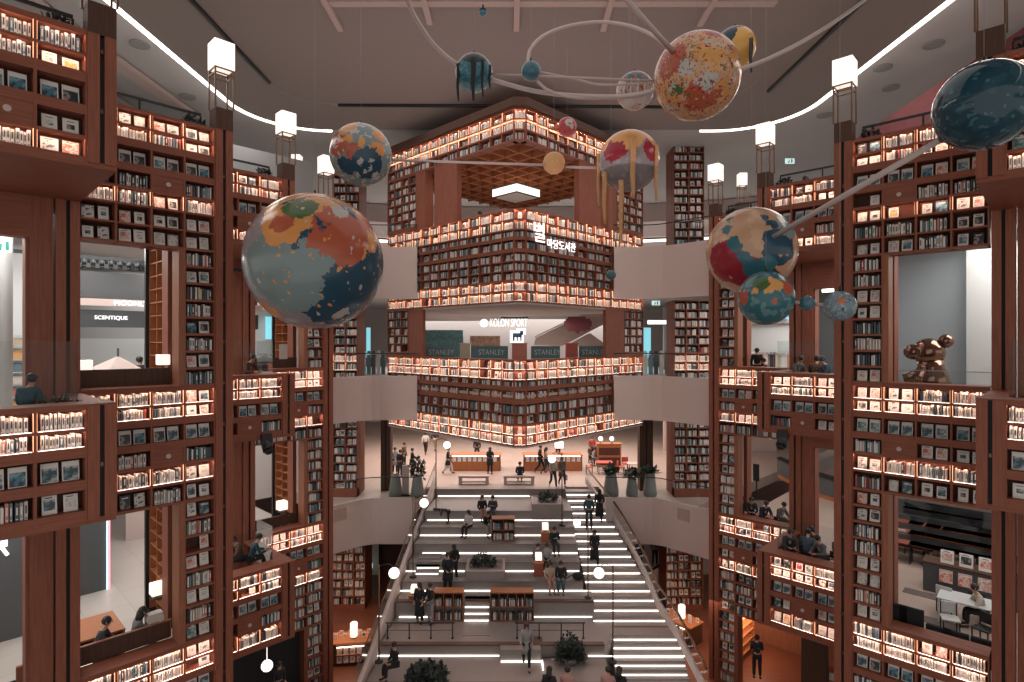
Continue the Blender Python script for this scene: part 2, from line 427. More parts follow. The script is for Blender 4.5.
def pillar_lamp(F, x, y, z, label, k=1.):
    t = thing('lantern', label, 'lamp', F, (x, y, z), 'square lanterns on tall legs')
    a = .22*k
    for i, (sx, sy) in enumerate(((-1, -1), (1, -1), (1, 1), (-1, 1))):
        part('leg', MB().box(x+sx*a-.018, x+sx*a+.018, y+sy*a-.018, y+sy*a+.018, z, z+1.02), BRASS, t)
    m = MB()
    for zz in (z+.86, z+.99):
        for sx in (-1, 1):
            m.box(x+sx*a-.014, x+sx*a+.014, y-a, y+a, zz, zz+.03); m.box(x-a, x+a, y+sx*a-.014, y+sx*a+.014, zz, zz+.03)
    part('frame', m, BRASS, t)
    part('lamp_shade', MB().box(x-.25*k, x+.25*k, y-.25*k, y+.25*k, z+1.02, z+1.72), LAMPW, t, 'glowing white cube shade', bevel=.02)
def Abay(side, n):
    S = SIDE[side]; s = S['s']; P = S['P'](n); W = S['W'](n); F = S['fr'](W); step = S['W'](n+1)-W; cw = S['cw']; nm = S['nm']
    q1 = P-PW; q0 = q1-4*cw
    for st, T, rows, zl in ((7, T7, ROWS_A7, T7-2.24), (6, T6, ROWS_A6, T6-1.96), (5, T5, ROWS_A5, T5-2.44)):
        if n == 0 and st == 5: continue
        a, b = sorted((s*q0, s*q1))
        col = {7: 1, 6: 1, 5: 1}[st]
        if s > 0: col = 2 if n == 0 else 2
        case(F, a, b, T, rows, 'wooden bookcase front of the %s %s balcony, %s' % (BAYN[n], nm, STN[st]), wh(side, n, st), ncol=4, zlow=zl, disc=(3, col) if n != 0 or st == 7 else (3, 1), y0=0)
        pillar(side, n, n, zl-.02, T, 'short double pillar at the end of the %s %s balcony, %s' % (BAYN[n], nm, STN[st]), lamp=(st == 7))
        m = MB(); sbox(m, s, P-.12, P, .40, step, zl, T); sbox(m, s, P-PW, P-.12, .40, step, T-.06, T)
        sbox(m, s, q0-.5, P-PW, .385, .62, T-1.1, T); sbox(m, s, q0, P, .0, .62, T, T+.03)
        trim(m, WOODH, F)
        m = MB(); sbox(m, s, q0-.5, P, .0, step, zl-.10, zl)
        trim(m, WOODH, F)
        if st != 7:      # glass balustrade set back on the balcony
            t = thing('glass_balustrade', 'clear glass balustrade on the %s %s balcony, %s' % (BAYN[n], nm, STN[st]), 'railing', F, (s*(q1-1), .7, T))
            for k in range(2):
                m = MB(); a, b = s*(q1-.02-1.4*(k+1)+.03), s*(q1-.02-1.4*k); m.quad((a, .7, T-.4), (b, .7, T-.4), (b, .7, T+1.12), (a, .7, T+1.12)); part('glass_panel', m, GLASS, t)
            m = MB(); a = s*(q1-.02); m.quad((a, .7, T-.4), (a, 2.0, T-.4), (a, 2.0, T+1.12), (a, .7, T+1.12)); part('glass_panel', m, GLASS, t)
    # recessed wall behind (plane n+1) between the balconies
    F2 = S['fr'](S['W'](n+1))
    for st, zt, zb in ((6, 3.10, T6-1.96), (5, T6-2.06, T5-2.44)):
        t = thing('pillar', 'double wooden pillar carrying the %s %s balcony, %s' % (BAYN[n], nm, STN[st]), 'pillar', F2, (s*(P-PW/2), 0, zb))
        for a, b in ((P-PW, P-PW+.175), (P-.175, P)): part('plank', sbox(MB(), s, a, b, -.03, .40, zb, zt), WOOD, t)
        part('groove', sbox(MB(), s, P-PW+.175, P-.175, .06, .38, zb, zt), GAPM, t)
        m = MB(); sbox(m, s, P-PW-.42, P-PW-.03, .05, .45, zb, zt); sbox(m, s, P-PW-.42-.06, P-PW-.42, .12, .6, zb, zt)
        trim(m, WOOD, F2)
        zw = 2.16 if st == 6 else -3.95
        if n == 2: zw = 2.0 if st == 6 else -4.1
        m = MB(); sbox(m, s, P-3.2, P-PW-.42, .05, .40, zw, zt); trim(m, WOODH, F2)
        if n == 2 and side == 'R':
            m = MB(); sbox(m, s, P-3.4, P-2.7, .05, .45, zb, zt); trim(m, WOOD, F2)
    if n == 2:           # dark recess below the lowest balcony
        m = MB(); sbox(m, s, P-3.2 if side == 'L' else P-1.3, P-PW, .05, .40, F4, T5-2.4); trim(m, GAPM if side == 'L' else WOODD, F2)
def Bbay(side, n):
    S = SIDE[side]; s = S['s']; P = S['P'](n); W = S['W'](n); F = S['fr'](W); cw = S['cw']; nm = S['nm']
    step = S['W'](n+1)-W
    q1 = P-PW; q0 = q1-4*cw; qn = q1-cw
    bn = BAYN[n]
    for st, T, rows, nar, Tn in ((7, T7, ROWS_B7, NAR7, T6), (6, T6, ROWS_B6, NAR6, T5), (5, T5, ROWS_B5, NAR5, F4)):
        a, b = sorted((s*q0, s*q1))
        zl = T-rows[-1][1]-.06
        col = 1 if st == 7 else (1 if s > 0 else 1)
        case(F, a, b, T, rows, '%s %s bookcase wall above its window, %s' % (bn, nm, STN[st]), wh(side, n, st), ncol=4, zlow=zl, disc=(3, 2 if s > 0 else 1))
        c, d = sorted((s*qn, s*q1))
        case(F, c, d, zl, [(x-(T-zl), y-(T-zl), k) for x, y, k in nar], 'narrow column of shelves beside the window of the %s %s wall, %s' % (bn, nm, STN[st]),
             wh(side, n, st, ' side column'), ncol=1, zlow=Tn)
        # window surround
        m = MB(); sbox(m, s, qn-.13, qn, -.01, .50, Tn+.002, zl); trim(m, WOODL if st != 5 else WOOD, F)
        m = MB()
        sbox(m, s, q0, qn-.13, .34, .50, zl, T7 if st == 7 else zl+.9)
        if st != 5: sbox(m, s, q0, qn, -.03, .55, Tn, Tn+.05)
        trim(m, WOODH, F)
        if side == 'L' and st != 5:
            m = MB(); sbox(m, s, q0-.3, qn-.16, .58, .66, Tn+.05, Tn+.46); trim(m, WOODD, F)
        # wall of the room behind, square to the facade
        if st != 5:
            m = MB(); sbox(m, s, qn-.05, qn+.1, 1.15, 1.65, Tn, zl+.8); trim(m, WOOD, F)
            if side == 'L':
                t = thing('bookcase', 'open shelving inside the room behind the %s left window, %s' % (bn, STN[st]), 'bookcase', F, (s*qn, 2.1, Tn))
                part('back_panel', MB().box(qn+.3, qn+.34, 1.65, step-.35, Tn, zl+.9), OAK, t)
                for k in range(13): part('shelf', MB().box(qn-.02, qn+.3, 1.67, step-.37, Tn+.35+.36*k, Tn+.38+.36*k), OAK, t)
                for yy in (1.65, 2.2, step-.37): part('upright', MB().box(qn-.03, qn+.3, yy, yy+.03, Tn, zl+.9), OAK, t)
                m = MB(); sbox(m, s, qn-.12, qn+.2, step-.33, step-.2, Tn-1, zl+1.2); trim(m, DARK, F)
    pillar(side, n, n, F4, T7, 'full-height double pillar ending the %s %s wall' % (bn, nm))
for side in 'LR':
    for n in (0, 2): Abay(side, n)
    for n in (1, 3): Bbay(side, n)

# floors of the storeys behind the walls
def storey_floors():
    for side in 'LR':
        S = SIDE[side]; s = S['s']
        for st, fz, th, fm in ((7, F7, 1.05, FL6), (6, F6, .86, FL6 if side == 'L' else FL5), (5, F5, .95, FL6 if side == 'L' else FL5)):
            outl = []
            for n in range(-2, 4):
                P0, P1, W = S['P'](n-1), S['P'](n), S['W'](n)
                if n < 0: P0, P1 = P0-3, P1
                y0 = W+.42 if n % 2 else W+.64
                outl += [(P0, y0), (P1 if n < 3 else P1, y0)]
            outl += [(outl[-1][0], 50 if side == 'L' else 50), (outl[0][0], 50)]
            if side == 'L': pts = outl                       # (u, v)
            else: pts = [(b, a) for a, b in reversed(outl)]
            m = MB().prism(pts, fz-th, fz-.03); struct('ceiling_%s_%s' % (S['nm'], ['fifth', 'sixth', 'seventh'][st-5]), m, CEIL2, BF)
            m = MB().prism(pts, fz-.03, fz); struct('floor_%s_%s' % (S['nm'], ['fifth', 'sixth', 'seventh'][st-5]), m, fm, BF)
CEIL2 = plain('mall_ceiling', (.55, .51, .49), .8, noise=.02)
storey_floors()

# ------------------------------------------------------------------ central block
UB, VB = 16.8, 15.7; CH = .37; BL = 8.9
ROOFR = [(.05,.43,'L'),(.47,.85,'L'),(.92,1.27,'D')]
B7R = [(.04,.42,'L'),(.46,.82,'L'),(.88,1.14,'D'),(1.28,1.62,'D'),(1.78,2.12,'D'),(2.16,2.50,'D'),(2.54,2.88,'D'),(2.95,3.32,'L'),(3.37,3.74,'L')]
B6R = [(.04,.41,'L'),(.45,.82,'L'),(.88,1.10,'D'),(1.28,1.60,'D'),(1.82,2.20,'D'),(2.24,2.62,'D'),(2.68,3.06,'L'),(3.10,3.46,'L')]
FBL, FBR = FR(UB), FL(VB)
cxy = uv(UB+CH/2, VB+CH/2)
FBC = frame(cxy[0], cxy[1], YAW-math.pi/4)
def block_band(T, rows, zl, what, st):
    L, n = 9.3, 13
    blk = ('%s of the central block' % what, lambda r: 'row %d' % (r+1))
    case(FBL, -VB-CH-n*.686, -VB-CH, T, rows, '%s, left face of the central block' % what, blk, ncol=n, zlow=zl, coarse=True)
    case(FBR, UB+CH, UB+CH+n*.686, T, rows, '%s, right face of the central block' % what, blk, ncol=n, zlow=zl, coarse=True)
    h = CH/math.sqrt(2)
    case(FBC, -h, h, T, rows, '%s, flattened corner of the central block' % what, blk, ncol=1, zlow=zl, coarse=True, depth=.3)
block_band(9.45, ROOFR, 8.10, 'top bookcase band', 8)
block_band(5.38, B7R, 1.56, 'wide bookcase band over the middle opening', 7)
block_band(-.75, B6R, -4.28, 'lowest bookcase band', 6)
E = 9.3
def lshape(z0, z1, t0, mat, o=0.):   # L-shaped slab following the two faces
    m = MB(); a, b = UB+o, VB+o
    m.prism([(a+CH, b), (UB+E, b), (UB+E, b+t0), (a+t0, b+t0), (a+t0, VB+E), (a, VB+E), (a, b+CH)], z0, z1)
    trim(m, mat, BF)
lshape(9.45, 9.78, 9.0, WOODD, -.18)
def square(z0, z1, mat, nm):
    m = MB().prism([(UB+CH+.05, VB+.05), (UB+E, VB+.05), (UB+E, VB+E), (UB+.05, VB+E), (UB+.05, VB+CH+.05)], z0, z1)
    struct(nm, m, mat, BF)
square(8.9, 9.0, WOODL, 'ceiling_block_upper')
square(1.50, 1.60, CEIL2, 'ceiling_block_middle'); square(4.10, 4.26, FL5, 'floor_block_seventh')
square(-4.36, -4.26, CEIL2, 'ceiling_block_lower'); square(-2.32, -2.2, FL5, 'floor_block_sixth')
t = thing('lattice_ceiling', 'timber coffer lattice hanging under the block roof', 'ceiling lattice', BF, (UB+4, VB+4, 8.1))
m = MB()
for k in range(1, 11):
    a = .42+k*.85
    m.box(UB+a, UB+a+.07, VB+.36, VB+E, 8.1, 8.42); m.box(UB+.36, UB+E, VB+a, VB+a+.07, 8.12, 8.40)
part('grid', m, OAK, t)
part('panel', MB().box(UB+.36, UB+E, VB+.36, VB+E, 8.62, 8.66), OAK, t)
# posts and end shelves of the block
def bpost(F, x0, x1, z0, z1, mat, d=.5): trim(MB().box(x0, x1, .02, d, z0, z1), mat, F)
for F, sg, c in ((FBL, -1, VB), (FBR, 1, UB)):
    def X(a, b): return sorted((sg*(c+a), sg*(c+b)))
    nm = 'left' if sg < 0 else 'right'
    a, b = X(3.9, 5.5); bpost(F, a, b, 5.38, 8.1, WOOD, .3)
    a, b = X(6.2, 6.9); bpost(F, a, b, 5.38, 8.1, WOOD)
    a, b = X(5.5, 6.2); bpost(F, a, b, 5.38, 8.1, GAPM, .9) if False else None
    a, b = X(6.9, 9.3)
    sh = [(.04+.42*i, .04+.42*i+.37, 'D') for i in range(6)]
    case(F, a, b, 8.08, sh, 'dark end bookcase beside the upper opening, %s face of the block' % nm, ('upper end shelves of the central block', lambda r: 'row %d' % (r+1)), ncol=4, zlow=5.40, coarse=True)
    a, b = X(6.4 if sg < 0 else 6.0, 7.55); bpost(F, a, b, -.75, 1.56, WOOD, .2)
    a, b = X(7.55, 9.3)
    sh = [(.04+.42*i, .04+.42*i+.37, 'D') for i in range(5)]
    case(F, a, b, 1.55, sh, 'dark end bookcase beside the middle opening, %s face of the block' % nm, ('middle end shelves of the central block', lambda r: 'row %d' % (r+1)), ncol=3, zlow=-.73, coarse=True)
# sign of the library
ft = thing('library_sign', 'glowing white library sign on the right face of the central block', 'sign', FBR, (18.4, -.1, 4.1))
text('별', .92, plain('sign_white', (1, 1, 1), emit=(1, 1, 1), es=1.5), FBR, (17.87, -.08, 4.42), ft, ext=.01)
text('마당도서관', .43, MATS['sign_white'], FBR, (19.33, -.08, 4.08), ft, ext=.01)

# ------------------------------------------------------------------ white curved parapets between the walls and the block
def fascia(zt, zb, side, nm, x_in, curb=True, d=30.):
    sg = -1 if side == 'L' else 1
    k = d/30
    pts = [(sg*10.1*k, 27.3*k), (sg*8.95*k, 28.5*k), (sg*8.2*k, 29.3*k), (sg*7.75*k, 29.75*k), (sg*7.3*k, 29.95*k), (sg*6.9*k, d), (sg*x_in, d)]
    m = MB(); b = []
    outer = pts; inner = [(p[0]+sg*.02, p[1]+.22) for p in pts]
    for k in range(len(pts)-1):
        q = [outer[k], outer[k+1], inner[k+1], inner[k]]
        if sg < 0: q = q
        else: q = q[::-1]
        m.prism(q, zb, zt)
    struct('trim_parapet_%s_%s' % ('left' if sg < 0 else 'right', nm), m, SLAB)
    t = thing('glass_balustrade', 'clear glass balustrade along the %s white parapet, %s' % ('left' if sg < 0 else 'right', nm), 'railing', WF, (sg*7, 30.1, zt))
    for k in range(len(pts)-1):
        a, b = pts[k], pts[k+1]
        mm = MB(); mm.quad((a[0], a[1]+.1, zt), (b[0], b[1]+.1, zt), (b[0], b[1]+.1, zt+1.05), (a[0], a[1]+.1, zt+1.05)); part('glass_panel', mm, GLASS, t)
        part('handrail', MB().tube([(a[0], a[1]+.1, zt+1.07), (b[0], b[1]+.1, zt+1.07)], .025, 6), DARK, t)
    return pts
for side in 'LR':
    fascia(4.50, 2.02, side, 'seventh floor', 4.54 if side == 'L' else 4.88, d=27.5)
    fascia(-1.67, -3.78, side, 'sixth floor', 4.54 if side == 'L' else 4.88, d=27.5)
    fascia(-8.2, -10.6, side, 'fifth floor', 5.1 if side == 'L' else 4.9)
def wprism(pts, z0, z1, mat, nm): struct(nm, MB().prism(pts, z0, z1), mat)
far = [(-8.8, 28.6), (-7.6, 30.05), (-5.0, 30.05), (-5.0, 33.2), (5.0, 33.2), (5.0, 30.05), (7.6, 30.05), (8.8, 28.6), (12, 32), (30, 50), (30, 75), (-30, 75), (-30, 50), (-12, 32)]
wprism(far, F5-.6, F5, FL5, 'floor_landing')
far2 = [(-8.2, 26.3), (-6.8, 27.55), (-4.6, 27.55), (-5.2, 33), (0, 38), (5.4, 33), (4.9, 27.55), (6.8, 27.55), (8.2, 26.3), (12, 32), (30, 50), (30, 75), (-30, 75), (-30, 50), (-12, 32)]
wprism(far2, F6-.9, F6, CEIL2, 'floor_far_sixth'); wprism(far2, F7-.9, F7, CEIL2, 'floor_far_seventh')
wprism([(-60, -8), (60, -8), (60, 80), (-60, 80)], F4-.2, F4, FL4, 'floor')

# bookcase towers beside the parapets
def tower(x0, x1, y, z0, z1, label, st, rows_lit=(), ncol=3):
    F = frame(0, y, 0)
    nr = int((z1-z0)/.47); sh = [(.05+.47*i, .05+.47*i+.42, 'L' if i in rows_lit else 'D') for i in range(nr)]
    case(F, x0, x1, z1, sh, label, ('far tower %s' % st, lambda r: 'row %d' % (r+1)), ncol=ncol, zlow=z0, coarse=True, depth=.4)
    trim(MB().box(x0, x1, .44, 1.6, z0, z1), WOOD, F)
for sg, nm in ((-1, 'left'), (1, 'right')):
    xs = sorted((sg*8.35, sg*10.3)) if sg < 0 else (8.75, 10.75)
    tower(xs[0], xs[1], 31.0, F6+.0, 2.2, 'tall dark bookcase tower behind the %s glass balustrade, sixth floor' % nm, 'sixth', (6, 7))
    tower(xs[0], xs[1], 31.0, F5, -4.2, 'tall dark bookcase tower behind the %s planters, fifth floor' % nm, 'fifth')
    xs2 = sorted((sg*8.0, sg*9.9)) if sg < 0 else (8.4, 10.4)
    tower(xs2[0], xs2[1], 31.3, F4, -10.6, 'tall bookcase tower on the %s side of the ground hall' % nm, 'fourth')
    xs3 = (9.0, 10.7) if sg > 0 else (-10.0, -8.5)
    tower(xs3[0], xs3[1], 32.0, F7, 11.0 if sg > 0 else 11.6, 'tall bookcase tower rising to the ceiling on the %s' % nm, 'seventh', ncol=2)
# ------------------------------------------------------------------ ceiling
PLATE = plain('ceiling_plate', (.27, .235, .222), .85, noise=.02)
OUTC = plain('ceiling_outer', (.50, .49, .49), .85, noise=.02)
def rrect(xh0, xh1, y0, y1, r, n=10):
    p = [(xh0, y0), (xh1, y0)]
    for k in range(n+1):
        a = math.pi/2*k/n; p.append((xh1-r+r*math.cos(a), y1-r+r*math.sin(a)))
    for k in range(n+1):
        a = math.pi/2*k/n; p.append((xh0+r-r*math.sin(a), y1-r+r*math.cos(a)))
    return p
ZP = 10.5
pl = rrect(-12.35, 13.4, 17.75, 28.6, 3.4)
struct('ceiling_plate_far', MB().prism(pl, ZP, ZP+.3), PLATE)
struct('ceiling_plate_sides', MB().box(-12.35, -5.9, -6, 17.75, ZP, ZP+.3).box(8.2, 13.4, -6, 17.75, ZP, ZP+.3).box(-5.9, 8.2, -6, 6, ZP, ZP+.3), PLATE)
struct('ceiling', MB().box(-60, 60, -8, 76, ZP+3.2, ZP+3.3), plain('ceiling_void', (.05, .055, .06), .9))
struct('ceiling_outer', MB().box(-60, -12.0, -8, 76, ZP+.35, ZP+.45).box(13.0, 60, -8, 76, ZP+.35, ZP+.45).box(-12.0, 13.0, 25.0, 76, ZP+.35, ZP+.45), OUTC)
def path_tube(pts, w, h, mb, mi=0):
    mb.tube(pts, w, 6, mi)
edge = pl[2:]
lp = [(12.4, -2, 0)]
stp = rrect(-12.5, 13.55, -4, 28.75, 3.5, 14)
m = MB(); m.tube([(p[0], p[1], ZP+.03) for p in stp[1:17]]+[(9.4, 28.75, ZP+.03)], .085, 6)
solo('light_strip', m, LED, 'long curved glowing light line along the ceiling edge on the right', 'light')
m = MB(); m.tube([(-9.2, 28.75, ZP+.03)]+[(p[0], p[1], ZP+.03) for p in stp[17:]]+[(-12.5, -4, ZP+.03)], .085, 6)
solo('light_strip', m, LED, 'long curved glowing light line along the ceiling edge on the left', 'light')
def track(pts, label):
    solo('ceiling_track', MB().tube(pts, .09, 6), DARK, label, 'track')
track([(-9.85, 10, ZP-.03), (-9.85, 23.3, ZP-.03)], 'dark straight track recessed in the ceiling on the left')
track([(-7.7, 25.5, ZP-.03), (1.2, 25.6, ZP-.03), (7.0, 25.7, ZP-.03)], 'dark straight track crossing the ceiling behind the block')
track([(10.85, 10, ZP-.03), (10.75, 24.1, ZP-.03)], 'dark straight track recessed in the ceiling on the right')
def arc(c, r, a0, a1, z, n=10): return [(c[0]+r*math.cos(math.radians(a0+(a1-a0)*k/n)), c[1]+r*math.sin(math.radians(a0+(a1-a0)*k/n)), z) for k in range(n+1)]
solo('ceiling_track', MB().tube(arc((-7.7, 23.3), 2.15, 180, 90, ZP-.01), .03, 6), GREY, 'thin curved groove joining the ceiling tracks on the left', 'track')
solo('ceiling_track', MB().tube(arc((7.0, 23.0), 2.9, 0, 90, ZP-.01)+[], .03, 6), GREY, 'thin curved groove joining the ceiling tracks on the right', 'track')
struct('trim_painted_light_left', MB().box(-15.5, -14.9, 12, 27.5, ZP+.1, ZP+.3).box(-17.8, -17.4, 14, 26.5, ZP+.1, ZP+.3), WHITE)  # light bands on the outer left ceiling, put in as plain white boxes
m = MB(); m.box(-5.9, 8.2, 17.7, 18.0, ZP-.05, ZP+.2); BW = WHITE
solo('ceiling_beam', m, BW, 'white beam crossing the dark opening in the ceiling', 'beam')
for x, y1, l in ((-5.75, 19.3, 'leftmost'), (-2.7, 18.9, 'second from the left'), (.15, 19.3, 'middle'), (3.05, 19.3, 'second from the right'), (6.2, 19.0, 'rightmost')):
    solo('ceiling_beam', MB().box(x-.09, x+.09, 15, y1, ZP-.12, ZP+.05), BW, 'white rib running under the ceiling opening, %s of five' % l, 'beam')
k = 0
for (x, y, z) in [(-13.6, 21, 0), (-14.4, 25.5, 0), (15.4, 21, 0), (16.2, 24.6, 0), (17.0, 20.5, 0), (15.0, 27.6, 0), (18.5, 24.0, 0), (14.7, 22.8, 0)]:
    m = MB(); m.lathe([(.26, ZP+.32), (.34, ZP+.30), (.34, ZP+.35)], (x, y, 0), 20)
    solo('ceiling_vent', m, GREY, 'round grey air vent in the %s outer ceiling, %s' % ('left' if x < 0 else 'right', ['first','second','third','fourth','fifth','sixth','seventh','eighth'][k]+' along'), 'vent'); k += 1

# back walls of the mall far behind
struct('wall_far', MB().box(-60, 60, 60, 60.3, -14.6, 12), plain('far_wall', (.40, .35, .33), .8))
for z0, z1, nm in ((7.9, 8.15, 'a'), (6.6, 6.75, 'b')):
    solo('light_strip', MB().tube([(-24, 40, z0), (-16, 44, z0), (-8, 46, z0), (0, 46.5, z0), (8, 46, z0), (16, 44, z0), (24, 40, z0)], .10, 6), LED, '%s curved light line on the far ceiling behind the block' % ('upper' if nm == 'a' else 'lower'), 'light')
m = MB()
for z0, z1 in ((8.2, 10.8), (6.8, 7.8)):
    pts = [(-24, 40), (-16, 44), (-8, 46), (0, 46.5), (8, 46), (16, 44), (24, 40)]
    for k in range(6): m.prism([pts[k], pts[k+1], (pts[k+1][0], pts[k+1][1]+.4), (pts[k][0], pts[k][1]+.4)], z0, z1)
struct('trim_far_bulkhead', m, WHITE)

# ------------------------------------------------------------------ painted globes and their orbits
def paint(name, base, blobs, warp=.35, wscale=3.2, rough=.2):
    """blobs: (x, z, radius, colour) seen from the front on a unit ball, later ones on top; or (None, threshold, scale, colour) for splatter"""
    m, nt, b = nmat(name)
    L = nt.links
    tc = nt.nodes.new('ShaderNodeTexCoord'); n = nt.nodes.new('ShaderNodeTexNoise')
    n.inputs['Scale'].default_value = wscale; n.inputs['Detail'].default_value = 7; n.inputs['Roughness'].default_value = .68
    L.new(tc.outputs['Object'], n.inputs['Vector'])
    sub = nt.nodes.new('ShaderNodeVectorMath'); sub.operation = 'SUBTRACT'; sub.inputs[1].default_value = (.5, .5, .5)
    L.new(n.outputs['Color'], sub.inputs[0])
    sc = nt.nodes.new('ShaderNodeVectorMath'); sc.operation = 'SCALE'; sc.inputs['Scale'].default_value = warp*2
    L.new(sub.outputs[0], sc.inputs[0])
    nrm = nt.nodes.new('ShaderNodeVectorMath'); nrm.operation = 'NORMALIZE'; L.new(tc.outputs['Object'], nrm.inputs[0])
    add = nt.nodes.new('ShaderNodeVectorMath'); L.new(nrm.outputs[0], add.inputs[0]); L.new(sc.outputs[0], add.inputs[1])
    cur = None; col = (*base, 1)
    for i, (x, z, r, c) in enumerate(blobs):
        mx = nt.nodes.new('ShaderNodeMixRGB')
        th = nt.nodes.new('ShaderNodeMath'); th.operation = 'LESS_THAN'
        if x is None:
            n2 = nt.nodes.new('ShaderNodeTexNoise'); n2.inputs['Scale'].default_value = r; n2.inputs['Detail'].default_value = 1.2
            mp = nt.nodes.new('ShaderNodeMapping'); mp.inputs['Location'].default_value = (i*5.3, i*2.1, i*1.3)
            L.new(tc.outputs['Object'], mp.inputs['Vector']); L.new(mp.outputs[0], n2.inputs['Vector'])
            th.operation = 'GREATER_THAN'; L.new(n2.outputs['Fac'], th.inputs[0]); th.inputs[1].default_value = z
        else:
            y = -math.sqrt(max(0, 1-x*x-z*z))
            di = nt.nodes.new('ShaderNodeVectorMath'); di.operation = 'DISTANCE'; di.inputs[1].default_value = (x, y, z)
            L.new(add.outputs[0], di.inputs[0]); L.new(di.outputs['Value'], th.inputs[0]); th.inputs[1].default_value = r
        L.new(th.outputs[0], mx.inputs['Fac'])
        if cur is None: mx.inputs['Color1'].default_value = col
        else: L.new(cur, mx.inputs['Color1'])
        mx.inputs['Color2'].default_value = (*c, 1); cur = mx.outputs['Color']
    if cur is not None: L.new(cur, b.inputs['Base Color'])
    else: b.inputs['Base Color'].default_value = col
    b.inputs['Roughness'].default_value = rough; b.inputs['Coat Weight'].default_value = .08; b.inputs['Specular IOR Level'].default_value = .32; b.inputs['Coat Roughness'].default_value = .05
    return m
ORA = (.56,.25,.08); CREAM = (.50,.32,.20); REDB = (.36,.085,.045); NAVY = (.018,.060,.095); GG = (.17,.23,.235); TEAL = (.03,.12,.15); LG = (.40,.38,.36); MAR = (.26,.02,.035); YEL = (.58,.30,.10); GRN = (.06,.11,.04)
BALLS = []
def ball(px, py, r, d, mat, label, wire=True, drips=None, ztop=None):
    c = at(px, py, d); R0 = r*d/FPX
    yaw = math.atan2(-c.x, c.y)
    F = Matrix.Translation((c.x, c.y, c.z+ZC)) @ Matrix.Rotation(yaw, 4, 'Z') @ Matrix.Scale(1, 4)
    t = thing('painted_globe', label, 'hanging globe', F, (0, 0, 0))
    mb = MB(); mb.ball((0, 0, 0), 1.0, 48)
    o = part('ball', mb, mat, t); o.scale = (R0, R0, R0)
    if wire:
        zt = ZP+.0-c.z
        part('wire', MB().tube([(0, 0, R0*.98), (0, 0, zt)], .0035, 5), GREY, t)
        part('top_cap', MB().lathe([(.03, R0*.99), (.02, R0+.10)], (0, 0, 0), 8), DARK, t)
    if drips:
        for (dx, dz0, dz1, w, mt) in drips:
            y = -math.sqrt(max(.02, 1-dx*dx-min(.0, dz0)**2))*R0
            if abs(dx) > .93: y = -.15*R0
            ys = -math.sqrt(max(0., 1-min(.999, dx*dx)))*R0*1.0
            pts = []
            for q in range(9):
                zz = dz0+(dz1-dz0)*q/8
                yy = -math.sqrt(max(0, 1-dx*dx-zz*zz))*R0*1.02 if zz > 0 and dx*dx+zz*zz < 1 else -math.sqrt(max(0, 1-dx*dx))*R0*1.02
                pts.append((dx*R0+.01*math.sin(q), yy, zz*R0))
            part('drip', MB().tube(pts, [w*R0*(1-.55*(q/8)**2) for q in range(9)], 8), mt, t)
    BALLS.append((c, R0)); return t
ball(315, 262, 67, 12.5, paint('globe_paint_a', (.25,.23,.25), [(.0,.95,.75,ORA),(.1,.3,.75,NAVY),(.5,-.3,.85,NAVY),(-.4,.08,.22,NAVY),(.2,-.6,.5,NAVY),(-.62,-.2,.46,GG),(-.3,-.48,.40,GG),(-.02,-.05,.27,GG),(-.42,.40,.34,ORA),(.05,.62,.36,ORA),(.72,.30,.27,ORA),(.62,.10,.14,ORA),(.36,.30,.44,REDB),(.1,.22,.2,REDB),(.72,.52,.17,REDB),(-.42,.42,.16,REDB),(-.18,.64,.22,GRN),(.36,.64,.12,LG),(.08,.45,.05,NAVY),(.12,.36,.05,NAVY),(-.62,-.74,.16,ORA),(-.1,-1.,.2,ORA),(.75,-.70,.17,ORA),(.35,-.80,.12,LG),(None,.70,9,ORA),(None,.72,7,LG),(.05,.50,.05,NAVY),(-.05,.3,.04,NAVY),(.2,.45,.04,NAVY)], .26, 3.2), 'largest painted globe, orange and red above grey and navy')
ball(361, 155, 30.5, 15.5, paint('globe_paint_b', GG, [(-.75,.1,.42,REDB),(-.45,.65,.32,ORA),(.55,.5,.24,ORA),(None,.60,6,LG),(-.2,-.2,.26,REDB),(-.4,.2,.13,ORA),(.5,-.05,.27,ORA),(.05,.1,.15,YEL),(.2,-.55,.5,NAVY),(-.45,-.6,.3,NAVY),(.0,-.5,.1,LG),(.3,-.42,.09,LG),(.3,-.62,.09,LG),(.1,-.7,.08,LG),(-.1,-.82,.08,LG),(.45,-.75,.09,LG),(.45,-.1,.05,NAVY)], .28, 4), 'grey globe with orange flowers and white dots, hanging over the left wall')
ball(474, 73, 18.5, 15.5, paint('globe_paint_c', TEAL, [(None,.55,5,(.06,.18,.22)),(.0,.75,.75,(.008,.02,.028)),(-.8,.3,.2,(.008,.02,.028))], .15), 'dark teal globe with long black drips', drips=[(-.85,.2,-1.75,.09,BLACK),(-.05,.3,-1.9,.13,BLACK),(.45,.3,-1.65,.08,BLACK),(.84,.2,-1.1,.07,BLACK)])
ball(531, 71, 9.5, 15.0, paint('globe_paint_d', (.05,.13,.18), [(None,.55,4,TEAL)]), 'small blue globe inside the white ring')
ball(635, 91, 18.5, 16.0, paint('globe_paint_e', (.33,.30,.29), [(.0,.7,.75,TEAL),(None,.58,5,REDB),(.3,-.7,.3,LG),(-.3,-.8,.3,LG)], .2), 'teal topped globe with pale drips beside the orange one', drips=[(-.55,.1,-.75,.07,WHITE),(-.2,.25,-.85,.06,WHITE),(.15,.2,-.8,.07,WHITE),(.5,.2,-.6,.06,WHITE)])
